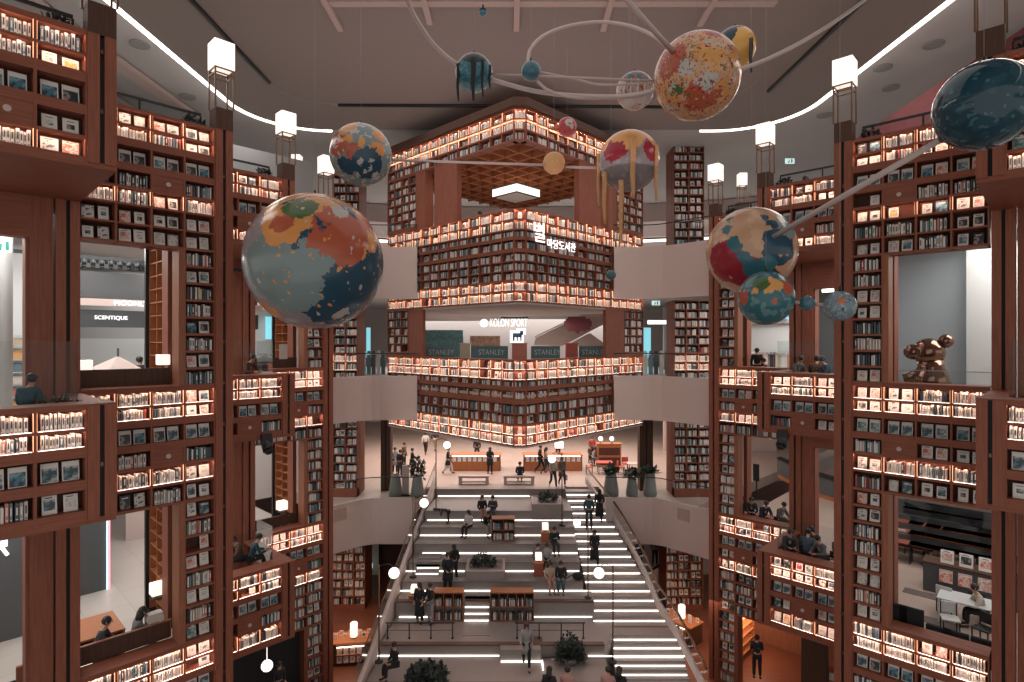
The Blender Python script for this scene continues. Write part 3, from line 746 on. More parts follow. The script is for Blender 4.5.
ball(697, 77, 42, 13.5, paint('globe_paint_f', (.48,.27,.14), [(None,.56,3.2,ORA),(None,.62,4.,(.42,.36,.33)),(-.6,.15,.42,REDB),(.1,-.75,.4,REDB),(.35,.7,.22,MAR),(-.3,.75,.15,MAR),(None,.66,7,REDB),(.4,.05,.3,YEL),(-.2,-.2,.2,LG),(.25,-.45,.22,LG),(-.45,-.55,.14,GRN),(-.25,-.1,.06,GRN),(-.1,.12,.05,GRN),(None,.64,13,MAR),(None,.66,15,GRN),(None,.67,11,LG),(-.2,.05,.04,NAVY),(-.3,-.02,.04,NAVY),(-.38,.1,.04,NAVY)], .5, 4), 'large orange and cream splattered globe near the ceiling')
ball(735, 48, 20, 15.5, paint('globe_paint_g', (.58,.33,.09), [(-.6,.45,.75,(.02,.04,.05)),(.1,.85,.35,(.02,.04,.05)),(-.05,.2,.12,(.02,.04,.05))], .12), 'yellow and black globe behind the orange one', drips=[(.72,.0,-1.65,.09,BLACK)])
ball(567, 127, 9.5, 19.5, paint('globe_paint_h', (.33,.05,.05), [(.2,.2,.42,LG),(.5,-.2,.3,LG),(None,.6,4,MAR)]), 'small red and white globe before the block roof')
ball(554, 163, 11, 17.5, paint('globe_paint_i', (.50,.27,.12), [(None,.62,9,(.56,.33,.16))], rough=.6), 'plain orange globe on the thin rod')
ball(629, 161, 30, 17.0, paint('globe_paint_j', (.22,.20,.215), [(None,.6,4,(.28,.25,.26)),(-.45,.28,.52,MAR),(.75,.15,.38,MAR),(-.5,-.1,.18,MAR),(.0,.85,.68,YEL),(-.8,.5,.35,YEL),(.75,.6,.42,YEL),(.12,.35,.3,YEL)], .2), 'grey globe with yellow paint running down in long drips', drips=[(-1.0,.3,-1.5,.07,MATS['globe_paint_i']),(-.78,-.5,-2.2,.08,MATS['globe_paint_i']),(-.25,-.9,-2.9,.08,MATS['globe_paint_i']),(.12,.4,-1.5,.10,MATS['globe_paint_i']),(.85,.3,-1.5,.07,MATS['globe_paint_i'])])
ball(984, 106, 43, 8.8, paint('globe_paint_k', (.014,.050,.072), [(None,.56,2.,(.02,.065,.09)),(None,.66,7,(.05,.12,.15))], .3, rough=.08), 'big glossy dark blue globe on the right')
ball(751, 251, 43, 13.0, paint('globe_paint_l', (.45,.27,.17), [(None,.57,4,(.50,.32,.20)),(-.55,-.35,.50,MAR),(-.1,-.6,.42,MAR),(.35,-.5,.25,YEL),(.6,-.05,.42,NAVY),(.75,.4,.3,GG),(.3,-.75,.32,(.03,.035,.04)),(.05,-.55,.20,TEAL),(.3,-.45,.24,TEAL),(-.15,-.25,.14,TEAL),(-.38,.1,.13,TEAL),(-.5,.42,.12,TEAL),(-.45,.65,.1,TEAL),(-.3,-.02,.12,TEAL),(-.05,-.35,.12,TEAL),(.15,-.5,.14,TEAL),(.3,.62,.10,NAVY),(.42,.45,.12,NAVY),(None,.70,8,YEL)], .2), 'cream globe with teal bands and dark red patch on the right')
ball(766, 298, 27, 11.6, paint('globe_paint_m', TEAL, [(None,.56,3,(.10,.20,.21)),(.2,.4,.35,YEL),(-.15,.5,.30,GRN),(.75,.3,.3,REDB),(-.8,.0,.3,REDB),(.4,-.1,.25,TEAL),(.3,-.15,.12,REDB),(-.4,.2,.14,YEL)], .3), 'teal globe with green, yellow and red patches in front of the cream one')
ball(807, 303, 7.5, 11.4, paint('globe_paint_n', (.07,.14,.19), [(None,.6,4,TEAL)]), 'tiny blue globe on the short rod', wire=False)
ball(840, 306, 15, 11.2, paint('globe_paint_o', (.15,.23,.27), [(None,.58,4,(.28,.32,.33)),(.1,.3,.28,(.45,.16,.09)),(None,.66,6,NAVY)]), 'pale blue globe with orange patch at the end of the short rod')
ball(611, 275, 5, 19.0, paint('globe_paint_p', (.05,.13,.13), [(None,.62,4,TEAL)]), 'tiny teal globe before the shelves right of the sign')
ball(483, 12, 4, 17.3, MATS['globe_paint_d'], 'tiny dark blue globe up by the ceiling beam')
TUBEM = plain('orbit_tube', (.42,.35,.33), .5, noise=.02)
def spline(pts, n=8):
    P = [pts[0]]+pts+[pts[-1]]; out = []
    for i in range(1, len(P)-2):
        for k in range(n):
            t = k/n; a, b, c, d = P[i-1], P[i], P[i+1], P[i+2]
            out.append(.5*((2*b)+(c-a)*t+(2*a-5*b+4*c-d)*t*t+(3*b-a-3*c+d)*t**3))
    out.append(pts[-1]); return out
def orbit(pix, w, label, straight=False):
    pts = [at(x, y, d) for x, y, d in pix]
    if not straight: pts = spline(pts)
    dm = sum(p.y for p in pts)/len(pts)
    solo('orbit_tube', MB().tube(pts, w/2*dm/FPX, 8), TUBEM, label, 'orbit')
orbit([(400,-25,12),(408,2,13),(418,22,14),(437,48,15),(465,69,15.5),(500,82,15.6),(540,92,15.2),(590,96.5,14.6),(630,96,14.0),(656,90,13.7)], 4.6, 'thick pale orbit tube sweeping from the ceiling to the orange globe')
orbit([(528,66,15.0),(530,50,15.2),(543,36,15.5),(568,26,15.8),(600,22,15.8),(630,26,15.4),(655,37,14.8),(674,54,14.1)], 3.4, 'pale orbit tube arching over the small blue globe')
orbit([(490,74,15.4),(655,81,14.0)], 2.4, 'thin straight tube between the teal and orange globes', True)
orbit([(541,72,15.0),(575,79,15),(605,85,14.6),(655,82,14)], 2.4, 'thin bent tube leaving the small blue globe')
orbit([(537,81,15.0),(548,90,14.9),(570,97,14.7),(600,98,14.6),(640,93,14.1)], 3, 'short pale tube curving under the white ring')
orbit([(616,-12,11.5),(682,62,13.2)], 5.5, 'thick straight tube dropping onto the orange globe', True)
orbit([(739,70,13.9),(770,58,14.5),(805,40,15),(840,18,15.3),(875,-8,15.4)], 4, 'pale tube rising from the orange globe to the right ceiling')
orbit([(393,160,15.7),(545,165,17.4)], 2.6, 'thin rod from the flower globe to the plain orange globe', True)
orbit([(565,167,17.5),(601,168,17.2)], 2.6, 'thin rod from the plain orange globe to the dripping one', True)
orbit([(940,140,9.2),(768,240,12.2)], 6, 'thick pale rod between the blue and the cream globe', True)
orbit([(790,301,11.5),(801,303,11.4)], 3, 'short rod left of the tiny blue globe', True)
orbit([(814,304,11.4),(828,305,11.3)], 3, 'short rod right of the tiny blue globe', True)
# ------------------------------------------------------------------ stepped seating, flights of steps, landing
TIMB = woodmat('tread_timber', (.16, .10, .08), scale=(.8, 10, 10))
LEAF = plain('leaf_green', (.035, .060, .040), .6, noise=.3, nscale=30)
LEAF2 = plain('leaf_dark', (.020, .034, .030), .7, noise=.3, nscale=30)
PAPER = plain('paper', (.52, .48, .45), .7)
RED = plain('red_paint', (.45, .06, .035), .5)
SEAT = [(-8.84, 29.9), (-9.33, 28.8), (-9.75, 27.65), (-10.22, 26.6), (-10.66, 25.5), (-11.09, 24.5), (-11.77, 22.3), (-12.22, 20.4), (-12.9, 18.6), (-13.7, 17.2)]
def XL(d): return -4.30-(32.7-d)*.078
def XR(d): return 4.65+(32.7-d)*.215
seat = thing('stepped_seating', 'broad grey terraced seating steps climbing to the landing between the bookcase walls', 'stairs', WF, (0, 25, F4))
prev = 32.7
for i, (z, d) in enumerate(SEAT):
    x1 = 3.15 if i < 5 else (3.5 if i == 5 else 3.9)
    x1 = {6: 6.9, 7: 3.6, 8: 6.0, 9: 6.0}.get(i, x1)
    pts = [(XL(d), d), (x1 if i != 6 else 4.2, d), (x1 if i != 6 else 4.2, prev if i < 6 else prev-.2), (XL(prev), prev)]
    if i == 6: pts = [(XL(d), d), (3.6, d), (4.1, 23.0), (6.75, 23.0), (6.45, 24.3), (XL(24.4), 24.5)]
    part('tier', MB().prism(pts, F4, z), CONC, seat)
    part('seat_edge', MB().prism([(XL(d)+.02, d-.03), ((x1 if i != 6 else 3.6)-.02, d-.03), ((x1 if i != 6 else 3.6)-.02, d+.20), (XL(d)+.02, d+.20)], z-.05, z+.012), TIMB if i in (5, 6, 7) else STONE, seat)
    prev = d
def led(x0, x1, d, z, lab='glowing white strip'):
    part('light_strip', MB().box(x0, x1, d-.04, d-.005, z+.006, z+.040), LED, seat, lab)
led(-4.2, 1.0, 32.7, -8.84)
led(-4.4, 3.1, 29.9, -9.33); led(-4.6, 3.15, 28.8, -9.75); led(-4.3, 3.15, 27.65, -10.22); led(-4.9, -2.2, 26.6, -10.66); led(-.3, 3.1, 26.6, -10.66)
led(-4.95, -3.5, 25.5, -11.09); led(-2.1, -.95, 25.5, -11.09); led(.88, 3.4, 25.5, -11.09)
led(-4.8, -3.35, 24.5, -11.77); led(.95, 3.45, 24.5, -11.77)
led(-5.4, -.5, 22.3, -12.22); led(-.42, 1.15, 21.9, -12.22); led(2.95, 6.9, 22.28, -12.22)
part('light_strip', MB().box(1.13, 1.17, 21.3, 21.9, -12.2, -12.15), LED, seat)
part('tier', MB().box(-.45, 1.1, 21.92, 22.4, F4, -11.78), CONC, seat)
part('landing_front', MB().box(-4.4, 3.1, 32.70, 33.2, F4, F5), CONC, seat)
part('landing_edge', MB().box(-4.4, 3.1, 32.66, 32.9, F5-.06, F5+.01), STONE, seat)
# raised blocks with planting
def block(x0, x1, y0, y1, z0, z1, lab, plants):
    t = thing('planter', lab, 'planter', WF, ((x0+x1)/2, (y0+y1)/2, z0))
    m = MB(); m.box(x0, x1, y0, y1, z0, z1-.04); part('box', m, CONC, t)
    m = MB(); w = .10
    m.box(x0-.02, x1+.02, y0-.02, y0+w, z1-.04, z1).box(x0-.02, x1+.02, y1-w, y1+.02, z1-.04, z1).box(x0-.02, x0+w, y0+w, y1-w, z1-.04, z1).box(x1-w, x1+.02, y0+w, y1-w, z1-.04, z1)
    part('rim', m, WHITE, t)
    part('foliage', leaves(plants[0], plants[1], plants[2], plants[3], z1-.02, plants[4], R.randint(0, 99)), LEAF2, t)
def leaves(x0, x1, y0, y1, z, h, seed, n=420, L=.16):
    r = random.Random(seed); m = MB()
    for i in range(n):
        x = r.uniform(x0, x1); y = r.uniform(y0, y1); k = 1-abs((x-(x0+x1)/2)/((x1-x0)/2))**2*.6
        zz = z+r.random()*h*k; a = r.uniform(0, 6.28); tilt = r.uniform(-.6, 1.3); l = L*r.uniform(.6, 1.2); w = l*.3
        dx, dy, dz = math.cos(a)*math.cos(tilt), math.sin(a)*math.cos(tilt), math.sin(tilt)
        px, py = -math.sin(a)*w, math.cos(a)*w
        m.quad((x, y, zz), (x+dx*l*.5+px, y+dy*l*.5+py, zz+dz*l*.5+.01), (x+dx*l, y+dy*l, zz+dz*l), (x+dx*l*.5-px, y+dy*l*.5-py, zz+dz*l*.5+.01))
    for i in range(n//20):
        x = r.uniform(x0, x1); y = r.uniform(y0, y1); m.tube([(x, y, z), (x+r.uniform(-.05, .05), y, z+h*.8)], .006, 4)
    return m
block(1.05, 2.66, 29.86, 31.4, -9.33, -8.45, 'grey box planter with low green plants below the landing edge', (1.4, 2.4, 30.2, 31.1, .38))
block(-2.06, -.34, 25.55, 27.0, -11.09, -10.20, 'long grey planter block with dark shrubs in the middle of the seating', (-1.85, -.75, 25.9, 26.5, .5))
def shrub(x, y, z, w, h, lab, mat=LEAF2, n=700, L=.2, pot=True):
    t = thing('potted_shrub', lab, 'plant', WF, (x, y, z))
    part('foliage', leaves(x-w/2, x+w/2, y-w/3, y+w/3, z+.12, h, int(x*7+y*3) % 97, n, L), mat, t)
    part('pot', MB().lathe([(w*.22, z), (w*.30, z+.06), (w*.34, z+.24), (w*.30, z+.24)], (x, y, 0), 16), STONE, t)
shrub(2.22, 21.85, -12.22, 1.0, .85, 'dark shrub below the platform railing, right of the walking woman', L=.18)
shrub(-3.05, 20.55, -12.22, 1.35, .42, 'wide dark leafy shrub at the lower edge near the seated person in black', n=900, L=.22)
# small flights of glowing steps
def flight(name, label, steps, w0, w1, tread, depth=.6):
    t = thing('flight_of_steps', label, 'stairs', WF, (w0, steps[0][1], steps[-1][0]-.2))
    for z, d in steps:
        st_ = part('step', MB().box(w0, w1, d, d+depth, z, z+tread), CONC, t)
        part('light_strip', MB().box(w0+.03, w1-.03, d-.04, d-.003, z+.004, z+.036), LED, st_)
flight('a', 'short flight of five glowing steps at the left edge of the seating', [(-10.33-.17*i, 26.9-.3*i) for i in range(5)], -4.42, -3.35, .17)
flight('b', 'three glowing steps between the two low book racks', [(-11.30-.21*i, 24.40-.16*i) for i in range(3)], -2.02, -.95, .21)
flight('c', 'four glowing steps in the middle below the platform', [(-11.95, 22.95), (-12.15, 22.68), (-12.55, 22.14), (-12.75, 21.9)], -2.0, -.88, .2, .4)
flight('d', 'lower right flight of glowing steps below the platform', [(-11.95-.2*i, 22.98-.26*i) for i in range(7)], 3.95, 6.7, .2)
t = thing('staircase', 'long flight of white-lit steps rising along the right side of the seating', 'stairs', WF, (4.5, 24, -11.77))
N = 17; zs = (11.77-8.42)/N
for i in range(N):
    z = -11.77+zs*i; d = 24.15+.5*i
    x0 = 3.4-.012*i*2; x1 = XR(d)
    st_ = part('step', MB().prism([(x0, d), (x1, d), (XR(d+.55), d+.55), (x0, d+.55)], F4 if i < 1 else z-.6, z+zs), CONC, t)
    part('light_strip', MB().box(x0+.03, x1-.03, d-.04, d-.003, z+.004, z+.038), LED, st_)
# stringers and handrails
t = thing('stair_balustrade', 'pale sloping parapet with thin handrail along the left side of the seating', 'railing', WF, (-5, 26, -12))
LP = [(-4.36, 33.3, -8.05), (-4.42, 32.4, -8.35), (-4.62, 30.0, -9.2), (-4.9, 26.6, -10.3), (-5.12, 23.6, -11.35), (-5.35, 20.0, -12.4)]
m = MB()
for a, b in zip(LP, LP[1:]):
    k = len(m.v)
    for p in (a, b):
        for dx, dz in ((-.16, -1.1), (0, -1.1), (0, .22), (-.16, .22)): m.v.append((p[0]+dx, p[1], p[2]+dz))
    for j in range(4): m.f.append((k+j, k+(j+1) % 4, k+4+(j+1) % 4, k+4+j)); m.m.append(0); m.sm.append(False)
part('parapet', m, SLAB, t)
m = MB()
for a, b in zip(LP, LP[1:]): m.quad((a[0]-.08, a[1], a[2]+.2), (b[0]-.08, b[1], b[2]+.2), (b[0]-.08, b[1], b[2]+.95), (a[0]-.08, a[1], a[2]+.95))
part('glass_panel', m, GLASS, t)
part('handrail', MB().tube([(p[0]-.08, p[1], p[2]+.98) for p in LP], .022, 8), BRASS, t)
t = thing('stair_balustrade', 'sloping parapet with dark bronze handrail along the right side of the long flight', 'railing', WF, (5.5, 26, -12))
RP = [(4.25, 33.4, -8.0), (4.45, 32.6, -8.3), (5.2, 30.2, -9.1), (5.75, 28.2, -9.95), (6.05, 26.4, -10.6), (6.2, 24.6, -11.2), (6.5, 22.8, -11.55), (6.85, 20.4, -12.4)]
m = MB()
for a, b in zip(RP, RP[1:]):
    k = len(m.v)
    for p in (a, b):
        for dx, dz in ((0, -.25), (.12, -.25), (.12, .10), (0, .10)): m.v.append((p[0]+dx, p[1], p[2]+dz))
    for j in range(4): m.f.append((k+j, k+(j+1) % 4, k+4+(j+1) % 4, k+4+j)); m.m.append(0); m.sm.append(False)
part('parapet', m, SLAB, t)
m = MB()
for a, b in zip(RP, RP[1:]): m.quad((a[0]+.06, a[1], a[2]+.1), (b[0]+.06, b[1], b[2]+.1), (b[0]+.06, b[1], b[2]+.75), (a[0]+.06, a[1], a[2]+.75))
part('glass_panel', m, GLASS, t)
part('handrail', MB().tube([(p[0]+.06, p[1], p[2]+.45) for p in spline([Vector(p) for p in RP], 5)] if False else [(p.x+.06, p.y, p.z+.78) for p in spline([Vector(p) for p in RP], 5)], .05, 8), BRASS, t)
# low railings on the platform
def lowrail(x0, x1, y, z, lab):
    t = thing('low_railing', lab, 'railing', WF, ((x0+x1)/2, y, z))
    part('handrail', MB().box(x0, x1, y-.02, y+.02, z+.60, z+.64), DARK, t); part('middle_bar', MB().box(x0+.05, x1-.05, y-.008, y+.008, z+.32, z+.335), DARK, t)
    for k in range(4):
        x = x0+.08+(x1-x0-.16)*k/3
        part('post', MB().box(x-.02, x+.02, y-.02, y+.02, z, z+.6).box(x-.05, x+.05, y-.05, y+.05, z, z+.03), DARK, t)
lowrail(-5.0, -2.27, 22.75, -11.77, 'dark low railing at the left edge of the platform')
lowrail(.12, 2.9, 22.75, -11.77, 'dark low railing right of the centre steps on the platform')
part('band', MB().box(4.1, 6.9, 23.55, 23.75, -11.77, -11.76), TIMB, seat); part('band', MB().box(.55, 1.2, 22.4, 22.9, -11.77, -11.76), TIMB, seat)
# floor lamps with globes
def globe_lamp(x, y, z0, h, arm, r, lab):
    t = thing('globe_lamp', lab, 'lamp', WF, (x, y, z0), 'tall pole lamps with glowing globes along the stairs')
    part('base', MB().lathe([(.16, z0), (.16, z0+.03), (.04, z0+.06)], (x, y, 0), 16), DARK, t)
    part('pole', MB().tube([(x, y, z0), (x, y, z0+h)], .028, 8), BRASS, t)
    s = 1 if arm > 0 else -1
    gz = z0+h-.30
    ar_ = part('arm', MB().tube([(x, y, z0+h-.25), (x+s*.05, y, z0+h-.03), (x+arm*.6, y, z0+h+.04), (x+arm, y, z0+h-.05), (x+arm, y, gz+r*.9)], .014, 6), DARK, t)
    m = MB(); m.ball((x+arm, y, gz), r, 20); part('globe', m, GLOBE, ar_, 'glowing round white glass globe')
def zz(y, d): return -(y-341)*d/FPX
def gl(ppx, pbase, gpx, gpy, d, r, lab):
    x = (ppx-512)/FPX*d; zb = zz(pbase, d); gx = (gpx-512)/FPX*d; gz = zz(gpy, d)
    globe_lamp(x, d, zb, gz-zb+.30, gx-x, r, lab)
gl(436, 509, 447, 445, 30.1, .19, 'globe lamp nearest the top of the stairs on the left')
gl(413, 577, 424, 503, 25.9, .20, 'globe lamp halfway down the left side, before the white parapet')
gl(379, 662, 394, 573, 21.5, .20, 'globe lamp at the foot of the left side')
gl(562, 525, 552, 459, 29.0, .20, 'globe lamp at the top of the stairs on the right')
gl(588, 598, 577, 523, 24.4, .16, 'globe lamp in the middle of the right flight')
gl(613, 662, 599, 573, 21.6, .20, 'globe lamp lowest on the right, beside the lower flight')
# low racks of books
def rack(x0, x1, y, z, h, nc, lab, nr=2):
    t = thing('book_rack', lab, 'book rack', WF, ((x0+x1)/2, y, z))
    part('top', MB().box(x0-.02, x1+.02, y-.02, y+.50, z+h-.05, z+h), OAK, t, bevel=.01)
    for i in range(nc+1):
        x = x0+(x1-x0)*i/nc; part('upright', MB().box(x-.015, x+.015, y, y+.48, z, z+h-.05), WOODL, t)
    for j in range(nr): part('shelf', MB().box(x0, x1, y, y+.48, z+.02+(h-.1)*j/nr, z+.05+(h-.1)*j/nr), WOODL, t)
    part('back_panel', MB().box(x0, x1, y+.46, y+.5, z, z+h-.05), WOODD, t)
    F = frame(0, y, 0)
    for j in range(nr):
        for i in range(nc):
            a = x0+(x1-x0)*i/nc+.02; b = x0+(x1-x0)*(i+1)/nc-.02
            fill_cell(F, a, b, z+.05+(h-.1)*j/nr, z+(h-.1)*(j+1)/nr, 'S', (' '.join(lab.replace('book ', '').split()[:6]), lambda r: 'row %d' % (r+1)), j, i)
rack(-3.28, -2.06, 24.1, -11.77, 1.24, 3, 'low book rack left of the centre steps', 2)
rack(-.90, .90, 24.1, -11.77, 1.24, 5, 'low book rack right of the centre steps', 2)
rack(-.98, .12, 28.0, -9.75, 1.10, 2, 'low book rack high on the seating beside the seated couple')
# small tables with lamps
def lamp_table(x, y, z, w, h, lab, red=False):
    t = thing('side_cabinet', 'small %s cabinet carrying a lamp, %s' % ('red' if red else 'orange', lab), 'cabinet', WF, (x, y, z))
    part('body', MB().box(x-w/2, x+w/2, y-w/2, y+w/2, z, z+h-.03), OAK if not red else plain('red_wood', (.30, .08, .05)), t, bevel=.008)
    part('top', MB().box(x-w/2-.02, x+w/2+.02, y-w/2-.02, y+w/2+.02, z+h-.03, z+h), OAK, t)
    t = thing('table_lamp', 'small glowing cube lamp, %s' % lab, 'lamp', WF, (x, y, z+h))
    part('base', MB().box(x-.10, x+.10, y-.1, y+.1, z+h, z+h+.02), DARK, t)
    part('stem', MB().tube([(x, y, z+h+.02), (x, y, z+h+.08)], .02, 8), DARK, t)
    part('lamp_shade', MB().box(x-.15, x+.15, y-.15, y+.15, z+h+.08, z+h+.38), LAMPW, t, bevel=.02)
lamp_table(1.62, 28.0, -9.75, .42, .5, 'beside the person in dark jacket high on the seating')
lamp_table(1.21, 26.2, -10.66, .42, .62, 'left of the couple seated on the right', True)
lamp_table(-4.22, 24.9, -11.75, .42, .8, 'beside the two people in black at the left rack')
# landing furniture
def bench(x0, x1, y, lab):
    t = thing('bench', lab, 'bench', WF, ((x0+x1)/2, y, F5))
    part('seat', MB().box(x0, x1, y-.22, y+.25, F5+.38, F5+.50), WHITE, t, bevel=.02)
    for x in (x0+.02, x1-.20): part('leg', MB().box(x, x+.18, y-.20, y+.23, F5, F5+.38), WHITE, t)
    part('lower_shelf', MB().box(x0+.2, x1-.2, y-.12, y+.15, F5+.10, F5+.14), STONE, t)
bench(-3.15, -1.35, 33.9, 'white block bench on the landing, left of the two'); bench(-.50, 1.33, 33.9, 'white block bench on the landing with a seated person')
def counter(x0, x1, y, lab):
    t = thing('display_counter', lab, 'counter', WF, ((x0+x1)/2, y, F5))
    part('body', MB().box(x0, x1, y, y+1.1, F5, F5+.62), OAK, t)
    part('display_band', MB().box(x0+.08, x1-.08, y+.12, y+1.0, F5+.62, F5+.86), WOODL, t)
    part('top', MB().box(x0-.04, x1+.04, y+.05, y+1.15, F5+.98, F5+1.03), OAK, t, bevel=.01)
    part('light_strip', MB().box(x0+.1, x1-.1, y+.09, y+.12, F5+.94, F5+.97), STRIP, t)
    for x in (x0, x1-.05): part('end_panel', MB().box(x, x+.05, y, y+1.1, F5, F5+.98), OAK, t)
    n = int((x1-x0)/.33)
    for i in range(n):
        BOOKS.append(dict(k='C', F=frame(0, y, 0), x=x0+.15+i*.33, y=.0, z=F5+.63, w=.22, h=.27, d=.02, c=R.choice([9, 3, 6, 2, 9]), sty='F', W=(' '.join(lab.replace('book ', '').split()[:6]), lambda r: 'front'), row=0, col=i, j=0))
counter(-4.0, -.75, 37.2, 'orange display counter on the landing, left'); counter(.75, 4.55, 37.2, 'orange display counter on the landing, right')
for x, w, lab in ((-7.1, .55, 'dark square column behind the left planters'), (7.55, .75, 'dark square column behind the right planters')):
    t = thing('column', lab, 'column', WF, (x, 32.6, F5))
    for k in (-1, 1): part('plank', MB().box(x-w/2 if k < 0 else x+.03, x-.03 if k < 0 else x+w/2, 32.3, 32.9, F5, -4.1), WOODD, t)
    part('groove', MB().box(x-.03, x+.03, 32.36, 32.84, F5, -4.1), GAPM, t)
VASE = plain('planter_concrete', (.24, .25, .24), .7, noise=.1)
def vase(x, y, r, h, lab, plant=0):
    t = thing('floor_planter', lab, 'planter', WF, (x, y, F5), 'tall grey planters on the white parapet ledge')
    part('pot', MB().lathe([(r*.80, F5), (r, F5+.08), (r*.97, F5+h*.3), (r*.70, F5+h*.9), (r*.66, F5+h), (r*.56, F5+h), (r*.52, F5+h*.9)], (x, y, 0), 24), VASE, t)
    if plant: part('foliage', leaves(x-.35, x+.35, y-.3, y+.3, F5+h, plant, int(x*9) % 50, 160, .3), LEAF, t)
for px, r, h, pl_, lab in ((395.5, .36, 1.15, 0, 'grey vase-shaped planter leftmost behind the left glass'), (417.5, .36, 1.1, .9, 'grey vase-shaped planter with slender plant near the top of the stairs'),
                      (611, .42, 1.25, .3, 'wide grey vase-shaped planter nearest the long flight'), (632, .33, 1.0, .5, 'smaller grey vase-shaped planter in the middle of the right group'), (650, .36, 1.3, .2, 'grey vase-shaped planter at the foot of the right column')):
    vase((px-512)/FPX*31.2, 31.2, r, h, lab, pl_)
t = thing('info_post', 'slim white post between the left planters', 'post', WF, (-5.8, 31.4, F5))
part('post', MB().box(-5.98, -5.62, 31.3, 31.45, F5+.08, F5+1.65), WHITE, t, bevel=.01); part('base', MB().box(-6.12, -5.48, 31.15, 31.6, F5, F5+.08), DARK, t)
# tables and chairs of the cafe corner at the right of the landing
def cafe_table(x, y, z, lab, mat, h=.74, w=1.0):
    t = thing('table', lab, 'table', WF, (x, y, z))
    part('top', MB().box(x-w/2, x+w/2, y-.4, y+.4, z+h-.05, z+h), mat, t, bevel=.01)
    for sx in (-1, 1):
        for sy in (-1, 1): part('leg', MB().box(x+sx*(w/2-.08)-.02, x+sx*(w/2-.08)+.02, y+sy*.33-.02, y+sy*.33+.02, z, z+h-.05), DARK, t)
def chair(x, y, z, rz, lab, mat, fr=None, grp=None):
    F = (fr or WF) @ Matrix.Translation((x, y, z)) @ Matrix.Rotation(rz, 4, 'Z')
    t = thing('chair', lab, 'chair', F, (0, 0, 0), grp)
    part('seat', MB().box(-.22, .22, -.22, .22, .42, .47), mat, t, bevel=.015); part('backrest', MB().box(-.21, .21, .19, .23, .52, .84), mat, t, bevel=.015)
    for sx in (-1, 1):
        for sy in (-1, 1): part('leg', MB().box(sx*.19-.014, sx*.19+.014, sy*.19-.014, sy*.19+.014, 0, .84 if sy > 0 else .42), DARK, t)
cafe_table(5.9, 36.6, F5, 'red topped cafe table at the right of the landing', RED); cafe_table(7.9, 36.2, F5, 'pale cafe table near the right column', WHITE, w=1.3)
for i, (x, y, r, l) in enumerate(((6.9, 36.4, 1.6, 'red chair between the two cafe tables'), (7.4, 37.4, .1, 'red chair behind the pale cafe table'), (8.4, 35.2, 3.1, 'red chair in front of the pale cafe table'), (4.9, 36.5, -1.6, 'red chair beside the crowd on the landing'))): chair(x, y, F5, r, l, RED)
t = thing('cabinet', 'orange open cabinet behind the cafe tables', 'cabinet', WF, (6.6, 38.6, F5))
part('body', MB().box(5.7, 7.3, 38.4, 39.0, F5, F5+1.5), OAK, t); part('top', MB().box(5.65, 7.35, 38.35, 39.05, F5+1.5, F5+1.56), OAK, t)
for k in range(2): part('shelf_opening', MB().box(5.8, 7.2, 38.38, 38.4, F5+.15+.65*k, F5+.65+.65*k), BACK, t)
for x, l in ((5.95, 'left'), (6.7, 'right')):
    t = thing('table_lamp', 'small round glowing lamp on the orange cabinet, %s' % l, 'lamp', WF, (x, 38.6, F5+1.56))
    part('base', MB().lathe([(.10, F5+1.56), (.10, F5+1.58), (.02, F5+1.6), (.02, F5+1.75)], (x, 38.6, 0), 12), DARK, t); m = MB(); m.ball((x, 38.6, F5+1.86), .15, 14); part('globe', m, GLOBE, t)
t = thing('table_lamp', 'cube lamp on the right orange counter', 'lamp', WF, (3.1, 37.8, F5+1.03))
part('stem', MB().tube([(3.1, 37.8, F5+1.03), (3.1, 37.8, F5+1.4)], .03, 8), DARK, t); part('base', MB().box(3.0, 3.2, 37.7, 37.9, F5+1.03, F5+1.06), DARK, t); part('lamp_shade', MB().box(2.83, 3.37, 37.55, 38.05, F5+1.4, F5+1.8), LAMPW, t, bevel=.03)
# ground hall: book tables with lamps, door
def book_table(x, y, rz, lab, side):
    F = frame(x, y, rz)
    t = thing('book_table', lab, 'table', F, (0, 0, F4))
    part('body', MB().box(-.85, .85, -.5, .5, F4+.05, F4+.95), WOODD, t); part('top', MB().box(-.9, .9, -.55, .55, F4+.95, F4+1.02), OAK, t, bevel=.01)
    part('display_bay', MB().box(-.62, .62, -.53, -.505, F4+.15, F4+.88), OAK, t)
    part('shelf', MB().box(-.62, .62, -.62, -.53, F4+.50, F4+.53), OAK, t)
    part('light_strip', MB().box(-.6, .6, -.60, -.57, F4+.86, F4+.88), STRIP, t)
    for i in range(8):
        BOOKS.append(dict(k='C', F=F, x=-.8+.21*i, y=-.1+.3*(i % 2), z=F4+1.02, w=.17, h=.2, d=.03, c=R.choice([9, 3, 6, 2, 4, 0]), sty='F', W=(' '.join(lab.replace('book ', '').split()[:6]), lambda r: 'top'), row=0, col=i, j=0))
        BOOKS.append(dict(k='C', F=F, x=-.58+.29*(i % 4), y=-.60, z=F4+.53 if i < 4 else F4+.17, w=.2, h=.26, d=.02, c=R.choice([9, 3, 6, 2, 4]), sty='F', W=(' '.join(lab.replace('book ', '').split()[:6]), lambda r: 'bay'), row=0, col=i, j=0))
    t = thing('table_lamp', 'tall glowing cylinder lamp on the %s ground hall book table' % side, 'lamp', F, (0, 0, F4+1.02))
    part('base', MB().lathe([(.12, F4+1.02), (.12, F4+1.06), (.05, F4+1.08)], (.1, -.1, 0), 14), DARK, t)
    m = MB(); m.lathe([(.14, F4+1.08), (.17, F4+1.11), (.17, F4+1.68), (.13, F4+1.72)], (.1, -.1, 0), 20); part('lamp_shade', m, LAMPW, t)
book_table(-7.35, 26.4, .15, 'book table with a glowing lamp in the left ground hall', 'left')
